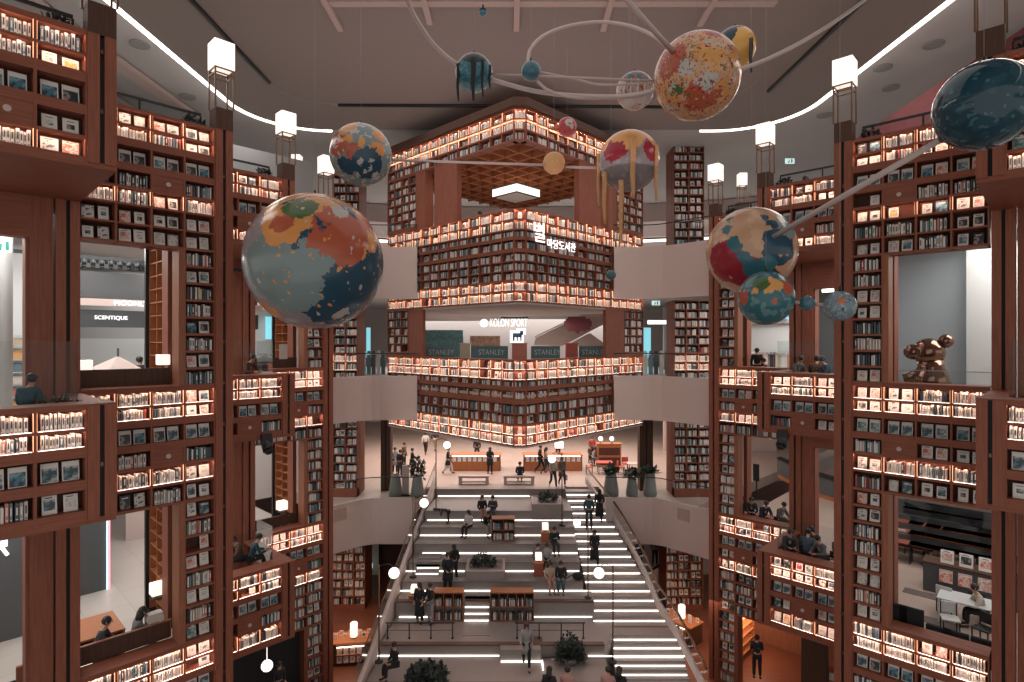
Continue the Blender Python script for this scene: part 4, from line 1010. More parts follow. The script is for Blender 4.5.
book_table(8.3, 28.2, -.9, 'book table with a glowing lamp in the right ground hall', 'right')
DW = MB().box(-14, -6.0, 36.0, 36.2, F4, F4+4.6)
struct('wall_ground_left', DW, WOODD); struct('wall_ground_right', MB().box(6.2, 16, 36.0, 36.2, F4, F4+4.6), WHITE)
struct('wall_ground_centre', MB().box(-6, 6.2, 33.2, 33.4, F4, F5-.6), CONC)
t = thing('doorway', 'bright doorway with white curtain under the left parapet', 'door', WF, (-8.9, 35.9, F4))
part('frame', MB().box(-9.5, -9.38, 35.8, 35.98, F4, F4+3.1).box(-8.3, -8.18, 35.8, 35.98, F4, F4+3.1).box(-9.5, -8.18, 35.8, 35.98, F4+3.0, F4+3.1), DARK, t)
part('curtain', MB().box(-9.38, -8.3, 35.9, 35.97, F4, F4+3.0), PAPER, t)
def exit_sign(p, lab, F=None, sz=.42):
    t = thing('exit_sign', lab, 'sign', WF, (p.x, p.y, p.z))
    part('case', MB().box(p.x-sz/2, p.x+sz/2, p.y, p.y+.06, p.z-.14, p.z+.14), plain('exit_glow', (.7, .95, .9), emit=(.62, .90, .86), es=.7) if 'exit_glow' not in MATS else MATS['exit_glow'], t)
    m = MB(); g = plain('exit_green', (.02, .22, .16)) if 'exit_green' not in MATS else MATS['exit_green']
    m.box(p.x-.07, p.x-.02, p.y-.006, p.y, p.z-.03, p.z+.06).box(p.x-.12, p.x-.03, p.y-.006, p.y, p.z-.10, p.z-.03).box(p.x+.06, p.x+.14, p.y-.006, p.y, p.z-.1, p.z+.1); part('pictogram', m, g, t)
exit_sign(at(368, 566, 35.3), 'green exit sign over the curtained doorway', sz=.55)
exit_sign(at(762, 117, 24.5) if False else at(789, 117, 30.0), 'green exit sign under the outer ceiling on the right', sz=.5)
exit_sign(at(790, 161, 32.0), 'small exit sign above the right top bookcase', sz=.5)
exit_sign(at(243, 107, 30.0), 'green exit sign under the outer ceiling on the left', sz=.5)
exit_sign(at(3, 246, 13.3), 'green exit sign inside the nearest left opening', sz=.3)
exit_sign(at(656, 303, 36), 'exit sign beyond the glass on the sixth floor right', sz=.5)
# ------------------------------------------------------------------ rooms seen through the openings
FL0, FL1, FL2, FL3 = FL(12.2), FL(15.43), FL(18.66), FL(21.89)
FR0, FR1, FR2, FR3 = FR(14.1), FR(17.37), FR(20.64), FR(23.91)
def U(W, px, y): r = (px-512)/FPX; v = W+y; return v*(CU+SU*r)/(SU-CU*r)
def V(W, px, y): r = (px-512)/FPX; u = W+y; return -u*(SU-CU*r)/(CU+SU*r)
def DL(W, px, y): r = (px-512)/FPX; return (W+y)/(SU-CU*r)
def DR(W, px, y): r = (px-512)/FPX; return (W+y)/(CU+SU*r)
SIGNW = plain('sign_lettering', (1, 1, 1), emit=(.95, .98, 1), es=1.1)
PANELD = plain('dark_panel', (.07, .075, .08), .5)
COOL = plain('shop_white', (.50, .52, .52), .6, noise=.02)
GLOW = plain('shop_light_panel', (1, 1, 1), emit=(.9, .96, 1), es=.75)
CYAN = plain('screen_cyan', (.1, .4, .5), emit=(.25, .62, .72), es=.9)
PINKL = plain('line_pink', (1, .3, .4), emit=(1, .25, .35), es=1.6)
CYANL = plain('line_cyan', (.5, 1, 1), emit=(.5, .95, 1), es=2.2)
def boxset(n, F, x0, x1, y, z0, z1, cols, seed, name, label, cat, grp):   # a row of goods, each an object
    r = random.Random(seed); x = x0; i = 0
    while x < x1 and i < n:
        w = r.uniform(.12, .26); m = MB(); h = r.uniform(.4, 1)*(z1-z0)
        m.box(x, x+w*.8, y, y+.2, z0, z0+h); m.box(x+w*.25, x+w*.55, y+.06, y+.14, z0+h, z0+h*1.12)
        solo(name, m, PALM[r.choice(cols)], '%s, %s from its left end' % (label, ORD[min(i, 19)]), cat, F, (x, y, z0), grp); x += w; i += 1
# --- left, sixth floor: the scent shop
y = 9.6; W1 = 15.43
xa, xb = U(W1, 70, y), U(W1, 152, y)
struct('wall_shop_left', MB().box(xa-3, xb+4, y+3.0, y+3.1, F6, 3.2), GREY, FL1)
struct('trim_shop_fascia', MB().box(xa-3, xb+4, y, y+.3, .50, 1.12), PANELD, FL1)
struct('trim_shop_lightband', MB().box(xa-3, xb+4, y-.4, y-.35, 1.25, 1.50), WHITE, FL1)
struct('trim_shop_upper', MB().box(xa-3, xb+4, y+.1, y+.4, 1.55, 2.5), PANELD, FL1)
t = thing('shop_sign', 'white SCENTIQUE lettering on a dark band inside the left opening', 'sign', FL1, (U(W1, 111, y), y-.05, .84))
text('SCENTIQUE', .19, SIGNW, FL1, (U(W1, 111, y), y-.06, .84), t)
t = thing('shop_sign', 'blurred white lit sign above right of the scent shop sign', 'sign', FL1, (U(W1, 134, y), y-.5, 1.32))
text('MOONLY', .25, SIGNW, FL1, (U(W1, 131, y)-.1, y-.5, 1.36), t)
struct('trim_shop_glow', MB().box(xa-3, xb+4, y+2.8, y+2.95, -1.0, .1), COOL, FL1)
for k_ in range(7):
    x = U(W1, 84+9*k_, 6)
    solo('spotlight', MB().tube([(x, 6, 2.3), (x, 6, 2.5)], .06, 10).tube([(x, 6, 2.24), (x, 6, 2.3)], [.035, .08], 10), DARK, 'small black ceiling spotlight in the scent shop, %s from the left' % ORD[k_], 'light', FL1, (x, 6, 2.3))
struct('trim_shop_rack', MB().box(xa-3, xb+4, 5.95, 6.05, 2.5, 2.6).box(xa-3, xb+4, 7.95, 8.05, 2.45, 2.6), DARK, FL1)
for rr, yy in enumerate((7.5, 9.2)):
    x0 = U(W1, 82, yy)
    t = thing('display_table', 'low shop display table, %s row inside the scent shop' % ('front', 'rear')[rr], 'table', FL1, (x0+1, yy, F6))
    part('top', MB().box(x0, x0+3.4, yy, yy+.6, F6+.85, F6+.9), COOL, t); part('body', MB().box(x0+.05, x0+3.35, yy+.05, yy+.55, F6, F6+.85), OAK if rr == 0 else COOL, t)
    boxset(14, FL1, x0+.1, x0+3.2, yy+.1, F6+.9, F6+1.2, [0, 2, 9, 5, 12, 4, 14], 5+rr, 'perfume_box', 'goods box on the %s scent shop table' % ('front', 'rear')[rr], 'box', 'goods on the scent shop tables')
t = thing('canopy', 'pale faceted fabric canopy in the scent shop', 'canopy', FL1, (U(W1, 118, 5.2), 5.2, F6))
c0 = Vector((U(W1, 118, 5.2), 5.2, F6+1.75)); m = MB()
rim = [c0+Vector((math.cos(a)*1.3, math.sin(a)*.9, -.55+.12*math.sin(3*a))) for a in [i*PI_/3 for i in range(6)]] if False else [c0+Vector((math.cos(i*math.pi/3)*.85, math.sin(i*math.pi/3)*.6, -.55+.12*(i % 2))) for i in range(6)]
for i in range(6):
    a, b = rim[i], rim[(i+1) % 6]; m.quad(c0, a, b, c0, 0); m.quad(c0-Vector((0, 0, .02)), b-Vector((0, 0, .02)), a-Vector((0, 0, .02)), c0-Vector((0, 0, .02)))
part('fabric', m, WHITE, t); part('pole', MB().tube([(c0.x, c0.y, F6), (c0.x, c0.y, F6+1.98)], .03, 8), DARK, t)
def cube_lamp(F, x, y, z, s, lab):
    t = thing('table_lamp', lab, 'lamp', F, (x, y, z)); part('base', MB().box(x-s*.4, x+s*.4, y-s*.4, y+s*.4, z, z+.03), DARK, t)
    part('stem', MB().tube([(x, y, z+.03), (x, y, z+.1)], .02, 8), DARK, t); part('lamp_shade', MB().box(x-s/2, x+s/2, y-s/2, y+s/2, z+.1, z+.1+s), LAMPW, t, bevel=.015)
cube_lamp(FL1, U(W1, 85, .9), .9, T6+.32, .26, 'glowing cube lamp at the left end of the middle left window'); cube_lamp(FL1, U(W1, 163, .95), .95, T6+.42, .26, 'glowing cube lamp at the right end of the middle left window')
# --- nearest left recess, sixth floor
x0, x1 = U(W1, -15, 7), U(W1, 32, 7)
struct('wall_shop_nearest', MB().box(x0-2, x1+.5, 7, 7.1, F6, 3.2), COOL, FL1)
solo('column', MB().lathe([(.16, F6), (.16, 2.9), (.19, 3.0)], (U(W1, 5, 4.5), 4.5, 0), 20), COOL, 'round white column inside the nearest left opening', 'column', FL1, (U(W1, 5, 4.5), 4.5, F6))
rk = thing('shelf_rack', 'white rack of folded coloured textiles behind the nearest left glass', 'rack', FL1, (U(W1, 19, 6.4), 6.4, F6))
a, b = U(W1, 9, 6.4), U(W1, 27, 6.4)
for k_ in range(7): part('shelf', MB().box(a, b, 6.3, 6.8, F6+.2+.36*k_, F6+.23+.36*k_), COOL, rk)
for xx in (a-.03, b): part('upright', MB().box(xx, xx+.03, 6.3, 6.8, F6, F6+2.6), COOL, rk)
for k_ in range(6):
    solo('folded_textile', MB().box(a+.03, b-.03, 6.35, 6.7, F6+.24+.36*k_, F6+.42+.36*k_).box(a+.05, b-.05, 6.37, 6.7, F6+.42+.36*k_, F6+.48+.36*k_), PALM[[14, 9, 0, 7, 14, 13][k_]], 'folded textile stack, %s shelf from the bottom of the white rack' % ORD[k_], 'textile', FL1, (a, 6.35, F6+.24+.36*k_), 'folded textiles on the white rack')
# desk behind the glass with small plants
solo('low_desk', MB().box(U(12.2, -20, 1.0), U(12.2, 24, 1.0), .95, 1.7, F6+.62, F6+.68).box(U(12.2, -18, 1.0), U(12.2, -16, 1.0), 1, 1.6, F6, F6+.62).box(U(12.2, 14, 1.0), U(12.2, 17, 1.0), 1, 1.6, F6, F6+.62), WHITE, 'white low desk behind the nearest left glass', 'table', FL0, (1, 1, F6))
xx = U(12.2, 62, .85)
solo('green_plant', leaves(xx-.42, xx+.36, .75, 1.15, T6-.25, .34, 3, 300, .12), LEAF, 'low green plants behind the nearest left glass', 'plant', FL0, (xx, .9, T6-.2), kind=None)
# --- left, fifth floor (lower left window)
y = 8.0
struct('wall_fifth_left', MB().box(U(W1, 60, y), U(W1, 108, y), y, y+.1, F5, F6-.85), PANELD, FL1)
struct('wall_fifth_left_end', MB().box(U(W1, 108, y)+1.6, 9, y+5, y+5.1, F5, F6-.85), WHITE, FL1)
solo('light_line', MB().box(U(W1, 106.5, y), U(W1, 107.6, y), y-.05, y-.01, F5, F6-.9), CYANL, 'vertical cyan light line at the end of the dark shop wall', 'light', FL1, (U(W1, 107, y), y, F5))
solo('light_line', MB().box(U(W1, 108.6, y), U(W1, 109.8, y), y-.05, y-.01, F5, F6-.9), PINKL, 'vertical red light line beside the cyan one', 'light', FL1, (U(W1, 109, y), y, F5))
solo('wall_screen', MB().box(U(W1, 80, y), U(W1, 97, y), y-.1, y-.03, -5.1, -3.95).box(U(W1, 81, y), U(W1, 96, y), y-.11, y-.1, -5.0, -4.05), DARK, 'dark screen on the grey shop wall in the lower left window', 'screen', FL1, (U(W1, 88, y), y, -5))
t = thing('cabinet', 'orange open shelf cabinet inside the lower left window', 'cabinet', FL1, (U(W1, 95, 2.5), 2.5, F5))
a, b = U(W1, 62, 2.2), U(W1, 116, 2.9)
part('top', MB().box(a, b, 1.9, 3.3, F5+1.02, F5+1.07), OAK, t)
for xx in (a, (a+b)/2, b-.04): part('side_panel', MB().box(xx, xx+.04, 1.95, 3.25, F5, F5+1.02), OAK, t)
part('shelf', MB().box(a, b, 1.95, 3.25, F5+.5, F5+.53), OAK, t); part('back_panel', MB().box(a, b, 3.2, 3.24, F5, F5+1.02), OAK, t)
cube_lamp(FL1, U(W1, 157, 1.9), 1.9, F5+1.62, .30, 'glowing cube lamp in the shelving of the lower left window')
cube_lamp(FL1, U(W1, 82, .9), .9, F5+.82, .34, 'glowing cube lamp at the left edge of the lower left window')
solo('paper_stack', MB().box(U(W1, 147, .8), U(W1, 163, .8), .7, .95, T5+.47, T5+.60).box(U(W1, 148, .8), U(W1, 162, .8), .72, .94, T5+.6, T5+.68), PAPER, 'stack of papers on the rail of the lower left window', 'paper', FL1, (4, .8, T5+.47))
struct('trim_fifth_rail', MB().box(1.5, 4.44, .60, .68, T5+.05, T5+.47), WOODL, FL1)
struct('wall_fifth_nearest', MB().box(U(W1, -15, 6), U(W1, 36, 6), 6, 6.1, F5, F6-.9), PANELD, FL1)
t = thing('wall_emblem', 'small white glowing emblem on the dark glass wall at the left edge', 'sign', FL1, (U(W1, 2, 5.9), 5.9, -5.6))
ex = U(W1, -2, 5.95); part('shape', MB().prism([(ex-.25, 5.93), (ex+.2, 5.93), (ex+.2, 5.96), (ex-.25, 5.96)], -5.75, -5.35).tube([(ex+.1, 5.94, -5.5), (ex+.22, 5.94, -5.15), (ex+.36, 5.94, -5.05)], .05, 6).tube([(ex+.05, 5.94, -5.7), (ex+.2, 5.94, -6.0)], .05, 6), SIGNW, t)
solo('office_chair', MB().box(1.35, 1.75, 1.2, 1.25, F5+.5, F5+.95).box(1.33, 1.77, 1.2, 1.6, F5+.42, F5+.5).box(1.53, 1.57, 1.38, 1.42, F5, F5+.42), BLACK, 'black chair behind the column at the lower left edge', 'chair', FL1, (1.5, 1.4, F5))
# --- third left bay rooms
W3 = 21.89
for st, fz, zc in ((6, F6, 3.2), (5, F5, F6-.86)):
    struct('wall_shop_third_%s' % ('sixth' if st == 6 else 'fifth'), MB().box(U(W3, 225, 9), U(W3, 300, 9)+2, 9, 9.1, fz, zc), COOL if st == 6 else CEIL2, FL3)
solo('wall_screen', MB().box(U(W3, 266, 8.8), U(W3, 275, 8.8), 8.8, 8.86, .1, 1.3).box(U(W3, 266.5, 8.8), U(W3, 274.5, 8.8), 8.79, 8.8, .15, 1.25), CYAN, 'glowing pale blue screen in the shop behind the third left balcony', 'screen', FL3, (U(W3, 270, 8.8), 8.8, .1))
struct('trim_shop_third', MB().box(U(W3, 240, 8), U(W3, 290, 8), 8, 8.2, 1.6, 2.6), WHITE, FL3)
for k_ in range(6):
    x = U(W3, 254+4.5*k_, 7)
    solo('clothes_rack', MB().box(x, x+.45, 7, 7.5, F6+1.5, F6+1.55).box(x, x+.03, 7.2, 7.25, F6, F6+1.5).box(x+.42, x+.45, 7.2, 7.25, F6, F6+1.5).box(x+.05, x+.40, 7.05, 7.4, F6+.6, F6+1.45), PALM[[0, 4, 7, 12, 5, 3][k_]], 'clothes rack in the shop behind the third left balcony, %s from the left' % ORD[k_], 'rack', FL3, (x, 7, F6))
cube_lamp(FL3, U(W3, 282, .8), .8, F5+1.55, .34, 'glowing cube lamp at the farthest left window, fifth floor')
solo('framed_poster', MB().box(U(W3, 279, .6), U(W3, 287, .6), .56, .58, T6+.4, T6+1.0).box(U(W3, 281, .6), U(W3, 285, .6), .555, .56, T6+.5, T6+.8), [PAPER], 'white framed card at the farthest left window, sixth floor', 'picture', FL3, (U(W3, 283, .6), .6, T6+.5))
# --- right, sixth floor: pale wall with the bear
W = 17.37
struct('wall_bear_room', MB().box(V(W, 870, 5.0), V(W, 968, 5.0), 5.0, 5.15, F6, 3.2), plain('blue_grey_wall', (.30, .35, .38), .7, noise=.03, nscale=3), FR1)
struct('wall_bear_side', MB().box(V(W, 968, 5.0), 6, 4.6, 4.8, F6, 3.2), COOL, FR1)
bx = V(W, 929, 2.8); t = thing('bear_sculpture', 'mirror-brown bear bust sculpture on a dark base before the pale wall', 'sculpture', FR1, (bx, 2.8, F6))
MIR = plain('mirror_brown', (.20, .12, .09), .10, .8, noise=0)
dd = DR(W, 929, 2.8)
def bz(py): return (341-py)*dd/FPX
sc_ = dd/FPX/1.12
m = MB(); m.ball((bx, 2.8, bz(352)), 16*sc_, 28, 0, .98); m.ball((bx+15.5*sc_, 2.8, bz(341)), 7.5*sc_, 20); m.ball((bx-14*sc_, 2.75, bz(352)), 10*sc_, 20, 0, .9)
m.lathe([(9*sc_, bz(396)), (15*sc_, bz(391)), (18.5*sc_, bz(383)), (17*sc_, bz(375)), (13*sc_, bz(367)), (13*sc_, bz(360))], (bx+2*sc_, 2.8, 0), 28)
m.tube([(bx+4*sc_, 2.75, bz(376)), (bx-12*sc_, 2.7, bz(377)), (bx-23*sc_, 2.65, bz(380))], [10*sc_, 8*sc_, 6*sc_], 16)
part('bust', m, MIR, t); part('base', MB().lathe([(14*sc_, bz(398)), (14*sc_, bz(391)), (6*sc_, bz(389))], (bx, 2.8, 0), 24), DARK, t)
solo('console_table', MB().box(V(W, 905, 3.1), V(W, 975, 2.9), 3.3, 3.8, F6+.7, F6+.75).box(V(W, 957, 3.1), V(W, 957, 3.1)+.05, 3.35, 3.75, F6, F6+.7).box(V(W, 908, 3.1), V(W, 908, 3.1)+.05, 3.35, 3.75, F6, F6+.7), DARK, 'thin dark console table behind the bear sculpture', 'table', FR1, (bx, 3.3, F6))
def grail(F, x0, x1, y, z0, z1, lab):
    t = thing('glass_balustrade', lab, 'railing', F, ((x0+x1)/2, y, z0)); m = MB(); xm = (x0+x1)/2
    m.quad((x0, y, z0), (xm-.01, y, z0), (xm-.01, y, z1), (x0, y, z1)); part('glass_panel', m, GLASS, t); m = MB(); m.quad((xm+.01, y, z0), (x1, y, z0), (x1, y, z1), (xm+.01, y, z1)); part('glass_panel', m, GLASS, t)
    part('rail', MB().box(x0, x1, y-.012, y+.012, z1, z1+.02), GREY, t)
grail(FR1, -3.2, -1.25, .62, T6, T6+.35, 'clear glass balustrade in the opening with the bear')
solo('track_lights', MB().box(V(W, 900, 4), V(W, 945, 4), 3.95, 4.0, 2.9, 2.93).tube([(V(W, 925, 4), 3.97, 2.9), (V(W, 925, 4), 3.97, 2.75)], .05, 8).tube([(V(W, 937, 4), 3.97, 2.9), (V(W, 937, 4), 3.97, 2.75)], .05, 8), COOL, 'white ceiling track with spotlights above the bear', 'light', FR1, (V(W, 925, 4), 4, 2.9))
# --- right, fifth floor: reading room with tables and chairs
for i, px in enumerate((896, 911, 939, 955, 985)):
    x = V(W, px, .75); t = thing('lounge_chair', 'black high-backed chair along the lower right window, %s from the left' % ORD[i], 'chair', FR1, (x, .9, F5), 'black chairs along the lower right window')
    hz = -.02 if i < 2 else -.32
    part('backrest', MB().box(x-.28, x+.28, .70, .82, F5+.5, F5+1.45+hz), BLACK, t, bevel=.03); part('seat', MB().box(x-.28, x+.28, .82, 1.35, F5+.38, F5+.5), BLACK, t, bevel=.03)
    for sx in (-1, 1):
        for yy in (.78, 1.28): part('leg', MB().box(x+sx*.24-.02, x+sx*.24+.02, yy-.02, yy+.02, F5, F5+.38), DARK, t)
def table_(F, x0, x1, y0, y1, z, lab, mat, h=.74, legm=None):
    t = thing('table', lab, 'table', F, ((x0+x1)/2, (y0+y1)/2, z)); part('top', MB().box(x0, x1, y0, y1, z+h-.04, z+h), mat, t, bevel=.008)
    for x in (x0+.03, x1-.06):
        for y in (y0+.03, y1-.06): part('leg', MB().box(x, x+.03, y, y+.03, z, z+h-.04), legm or COOL, t)
def dtable(px, y, w, dep, lab, mat, h=.74): x = V(W, px, y); table_(FR1, x-w/2, x+w/2, y, y+dep, F5, lab, mat, h)
dtable(968, 3.9, 1.5, .9, 'pale metal table with papers in the lower right window', COOL); dtable(905, 8.8, 1.7, .9, 'brown bench table farther left in the lower right window', WOODL, .6); dtable(948, 9.6, 2.4, .9, 'brown table in the back row of the lower right window', WOODL, .7)
dtable(915, 12.5, 3.0, .9, 'long dark table at the very back of the lower right window', PANELD, .7)
for q_ in range(3):
    for k_ in range(6):
        x = V(W, 888+17*k_, 8.0+1.5*q_)
        t = thing('study_desk', 'dark study desk, %s in the %s row of the reading room' % (ORD[k_], ('front', 'middle', 'rear')[q_]), 'desk', FR1, (x, 8.0+1.5*q_, F5), 'dark study desks of the reading room')
        yy = 8.6+1.5*q_; part('top', MB().box(x, x+1.1, yy, yy+.6, F5+.72, F5+.76), WOOD, t); part('screen', MB().box(x, x+1.1, yy+.56, yy+.6, F5+.76, F5+.95), PANELD, t)
        for xx in (x+.02, x+1.04): part('leg', MB().box(xx, xx+.04, yy+.02, yy+.56, F5, F5+.72), DARK, t)
for k_ in range(5): x = V(W, 885+18*k_, 14); solo('dark_bench', MB().box(x, x+1.5, 14, 14.4, F5, F5+.8).box(x, x+1.5, 14.3, 14.4, F5+.8, F5+1.1), PANELD, 'dark bench in the deep back of the reading room, %s from the left' % ORD[k_], 'bench', FR1, (x, 14, F5))
x = V(W, 956, 6.2); t = thing('display_case', 'dark display case with framed covers in the lower right window', 'cabinet', FR1, (x, 6.4, F5))
part('body', MB().box(x-.9, x+1.6, 6.3, 7.0, F5, F5+.95), PANELD, t); part('top', MB().box(x-.93, x+1.63, 6.25, 7.05, F5+.95, F5+1.0), WOODD, t)
for k_ in range(4):
    BOOKS.append(dict(k='C', F=FR1, x=x-.45+.5*k_, y=6.5, z=F5+1.0, w=.36, h=.42, d=.02, c=[6, 5, 2, 9][k_], sty='F', W=('reading room display case', lambda r: 'top'), row=0, col=k_, j=0))
    BOOKS.append(dict(k='C', F=FR1, x=x-.45+.5*k_, y=6.2, z=F5+.45, w=.36, h=.40, d=.02, c=[2, 2, 6, 5][k_], sty='B', W=('reading room display case', lambda r: 'front'), row=0, col=k_, j=0))
for k_, (px, yy) in enumerate(((922, 5.6), (935, 3.6), (968, 2.3))):
    x = V(W, px, yy); solo('floor_grille', MB().box(x-.55, x+.55, yy, yy+.5, F5, F5+.012), plain('rug_dark_%d' % k_, (.13, .10, .09), .9, noise=.5, nscale=60), 'dark woven mat on the pale floor, %s from the back' % ORD[k_], 'mat', FR1, (x, yy, F5))
for k_, (px, yy, rz) in enumerate(((950, 3.3, .3), (984, 3.2, -.4), (946, 4.9, 3.0), (978, 5.1, 3.1), (900, 10.0, 0), (932, 10.8, .1))):
    x = V(W, px, yy); chair(x, yy, F5, rz, 'pale wire chair in the reading room, %s from the front' % ORD[k_], [COOL, DARK][k_ % 2], FR1)
# --- right, third bay and farthest bay
for (Wx, Fx, pa, pb, tag_) in ((23.91, FR3, 790, 840, 'third balcony'), (27.2, FR(27.2), 735, 792, 'farthest window')):
    pass
WR3 = 23.91
struct('wall_right_deep_sixth', MB().box(V(WR3, 730, 12), V(WR3, 850, 12), 12, 12.1, F6, 3.2), PANELD, FR3)
solo('shop_window', MB().box(V(WR3, 746, 8), V(WR3, 790, 8), 8.2, 8.3, F6, 1.2).box(V(WR3, 745, 8), V(WR3, 791, 8), 8.0, 8.2, .95, 1.25), COOL, 'bright white shop front seen past the farthest right window', 'shop', FR3, (V(WR3, 768, 8), 8, F6))
t = thing('shop_sign', 'pale blue sign strip with white lettering above the bright shop front', 'sign', FR3, (V(WR3, 768, 7.8), 7.8, 1.5))
part('band', MB().box(V(WR3, 747, 7.8), V(WR3, 788, 7.8), 7.8, 7.9, 1.15, 1.72), plain('sign_blue', (.1, .3, .4), emit=(.16, .36, .46), es=.8), t); text('NERAL', .42, SIGNW, FR3, (V(WR3, 776, 7.75), 7.74, 1.45), t)
for k_ in range(7):
    x = V(WR3, 749+5.7*k_, 7)
    solo('clothes_rack', MB().box(x, x+.5, 7, 7.4, F6+1.55, F6+1.6).box(x, x+.03, 7.2, 7.24, F6, F6+1.55).box(x+.47, x+.5, 7.2, 7.24, F6, F6+1.55).box(x+.06, x+.44, 7.08, 7.35, F6+.5, F6+1.5), PALM[[12, 9, 0, 5, 13, 12, 9][k_]], 'clothes rack before the bright shop front, %s from the left' % ORD[k_], 'rack', FR3, (x, 7, F6))
solo('wall_screen', MB().box(V(WR3, 808, 9), V(WR3, 817, 9), 9, 9.06, -.5, .95).box(V(WR3, 808.5, 9), V(WR3, 816.5, 9), 8.99, 9, -.45, .9), CYAN, 'glowing teal screen behind the third right balcony', 'screen', FR3, (V(WR3, 812, 9), 9, -.5))
struct('trim_orange_panel', MB().box(V(WR3, 804, .5), V(WR3, 850, .5), .45, .5, 2.75, 4.2), OAK, FR3)
for k_ in range(3): struct('trim_ceiling_ring_%d' % k_, MB().box(V(WR3, 800, 5), V(WR3, 850, 5), 4+2.2*k_, 4.1+2.2*k_, 3.0-.25*k_, 3.15), LED if k_ != 1 else WHITE, FR3)
for st, F_, lab in ((6, F6, 'sixth'), (5, F5, 'fifth')):
    for Fx, Wx, pa, pb, nm in ((FR3, 23.91, 735, 783, 'farthest right window'), (FR2, 20.64, 786, 836, 'third right balcony')):
        a, b = sorted((V(Wx, pa, 1.2), V(Wx, pb, 1.2)))
        table_(Fx, a, b, 1.75, 2.3, F_, 'narrow reading table along the %s, %s floor' % (nm, lab), WOODL)
        for k_ in range(3):
            x = a+(b-a)*(k_+.5)/3; cube_lamp(Fx, x, 2.0, F_+.74, .16, 'small reading lamp %s on the table of the %s, %s floor' % (ORD[k_], nm, lab)) if st == 6 else None
t = thing('reception_counter', 'curved black counter in the hall behind the third right balcony', 'counter', FR3, (V(WR3, 800, 9), 9, F5))
ca, cb = V(WR3, 765, 11), V(WR3, 850, 6)
pts = [(ca+(cb-ca)*q/10, 11-4*math.sin(q/10*1.57)+2) for q in range(11)]
m = MB(); m2 = MB(); m3 = MB()
for q in range(10):
    a, b = pts[q], pts[q+1]; m.prism([a, b, (b[0], b[1]+.5), (a[0], a[1]+.5)], F5+.25, F5+1.15); m2.prism([(a[0], a[1]-.1), (b[0], b[1]-.1), (b[0], b[1]+.6), (a[0], a[1]+.6)], F5+1.15, F5+1.22)
    m3.prism([(a[0], a[1]+.05), (b[0], b[1]+.05), (b[0], b[1]+.4), (a[0], a[1]+.4)], F5, F5+.25)
part('front', m, PANELD, t); part('top', m2, DARK, t); part('plinth', m3, OAK, t)
px_ = V(WR3, 771, 5); t = thing('pendant_lamp', 'greenish white pendant lamp in the hall at the farthest right window', 'lamp', FR3, (px_, 5, -4.6))
part('cord', MB().tube([(px_, 5, -3.0), (px_, 5, -3.9)], .012, 6), DARK, t); part('lamp_shade', MB().lathe([(.25, -4.0), (.30, -4.2), (.26, -4.6), (.12, -4.75)], (px_, 5, 0), 18), plain('pendant_glow', (.8, 1, .9), emit=(.75, .95, .85), es=2.5), t)
# floor standing board
solo('info_board', MB().box(V(WR3, 753, 7), V(WR3, 759, 7), 7, 7.05, F5+1.0, F5+1.9).box(V(WR3, 756, 7), V(WR3, 756, 7)+.05, 7, 7.05, F5, F5+1.0), DARK, 'dark standing board left of the curved counter', 'board', FR3, (V(WR3, 756, 7), 7, F5))
# lit alcove at the foot of the right wall
F = FR3; a, b = V(WR3, 733, 1.6), V(WR3, 762, 1.6)
struct('wall_alcove', MB().box(a-1.5, b+3.5, 4.6, 4.7, F4, -12.0), WOODL, FR3)
t = thing('slanted_shelf', 'orange shelf unit in the lit alcove under the right bookcases', 'shelf', FR3, (a, 2.5, F4))
for k_ in range(6): part('shelf', MB().box(a-.2, a+.25, 1.6, 3.4, F4+.35+.4*k_, F4+.38+.4*k_), OAK, t)
for yy in (1.6, 3.4): part('upright', MB().box(a-.2, a+.25, yy, yy+.03, F4, F4+2.6), OAK, t)
# dark recess at the lower left
solo('globe_pendant', (lambda m: (m.ball((U(18.66, 267, 1.0), 1.0, -11.1), .19, 18), m)[1])(MB()).tube([(U(18.66, 267, 1.0), 1.0, -10.9), (U(18.66, 267, 1.0), 1.0, -9.95)], .01, 6), GLOBE, 'glowing globe pendant in the dark recess at the lower left', 'lamp', FL2, (U(18.66, 267, 1.0), 1.0, -11.1))
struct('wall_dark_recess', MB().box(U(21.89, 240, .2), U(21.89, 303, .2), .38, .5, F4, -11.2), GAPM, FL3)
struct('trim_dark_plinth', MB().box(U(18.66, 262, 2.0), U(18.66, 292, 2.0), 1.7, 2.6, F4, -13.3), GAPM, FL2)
# spotlights and speakers under balconies
for F_, x, z, lab in ((FL1, U(W1, 50, -.2), -3.35, 'black stage spotlight under the nearest left balcony'), (FL2, U(18.66, 262, .2), -3.4, 'black stage spotlight under the third left balcony'), (FR2, V(20.64, 786, .2), -3.45, 'black stage spotlight under the third right balcony')):
    t = thing('spotlight', lab, 'light', F_, (x, -.15, z)); part('bracket', MB().box(x-.16, x+.16, -.2, -.1, z+.1, z+.42), DARK, t)
    part('housing', MB().tube([(x, .05, z+.25), (x, -.30, z-.1)], [.14, .17], 14).tube([(x, -.30, z-.1), (x, -.36, z-.16)], [.12, .12], 14), DARK, t)
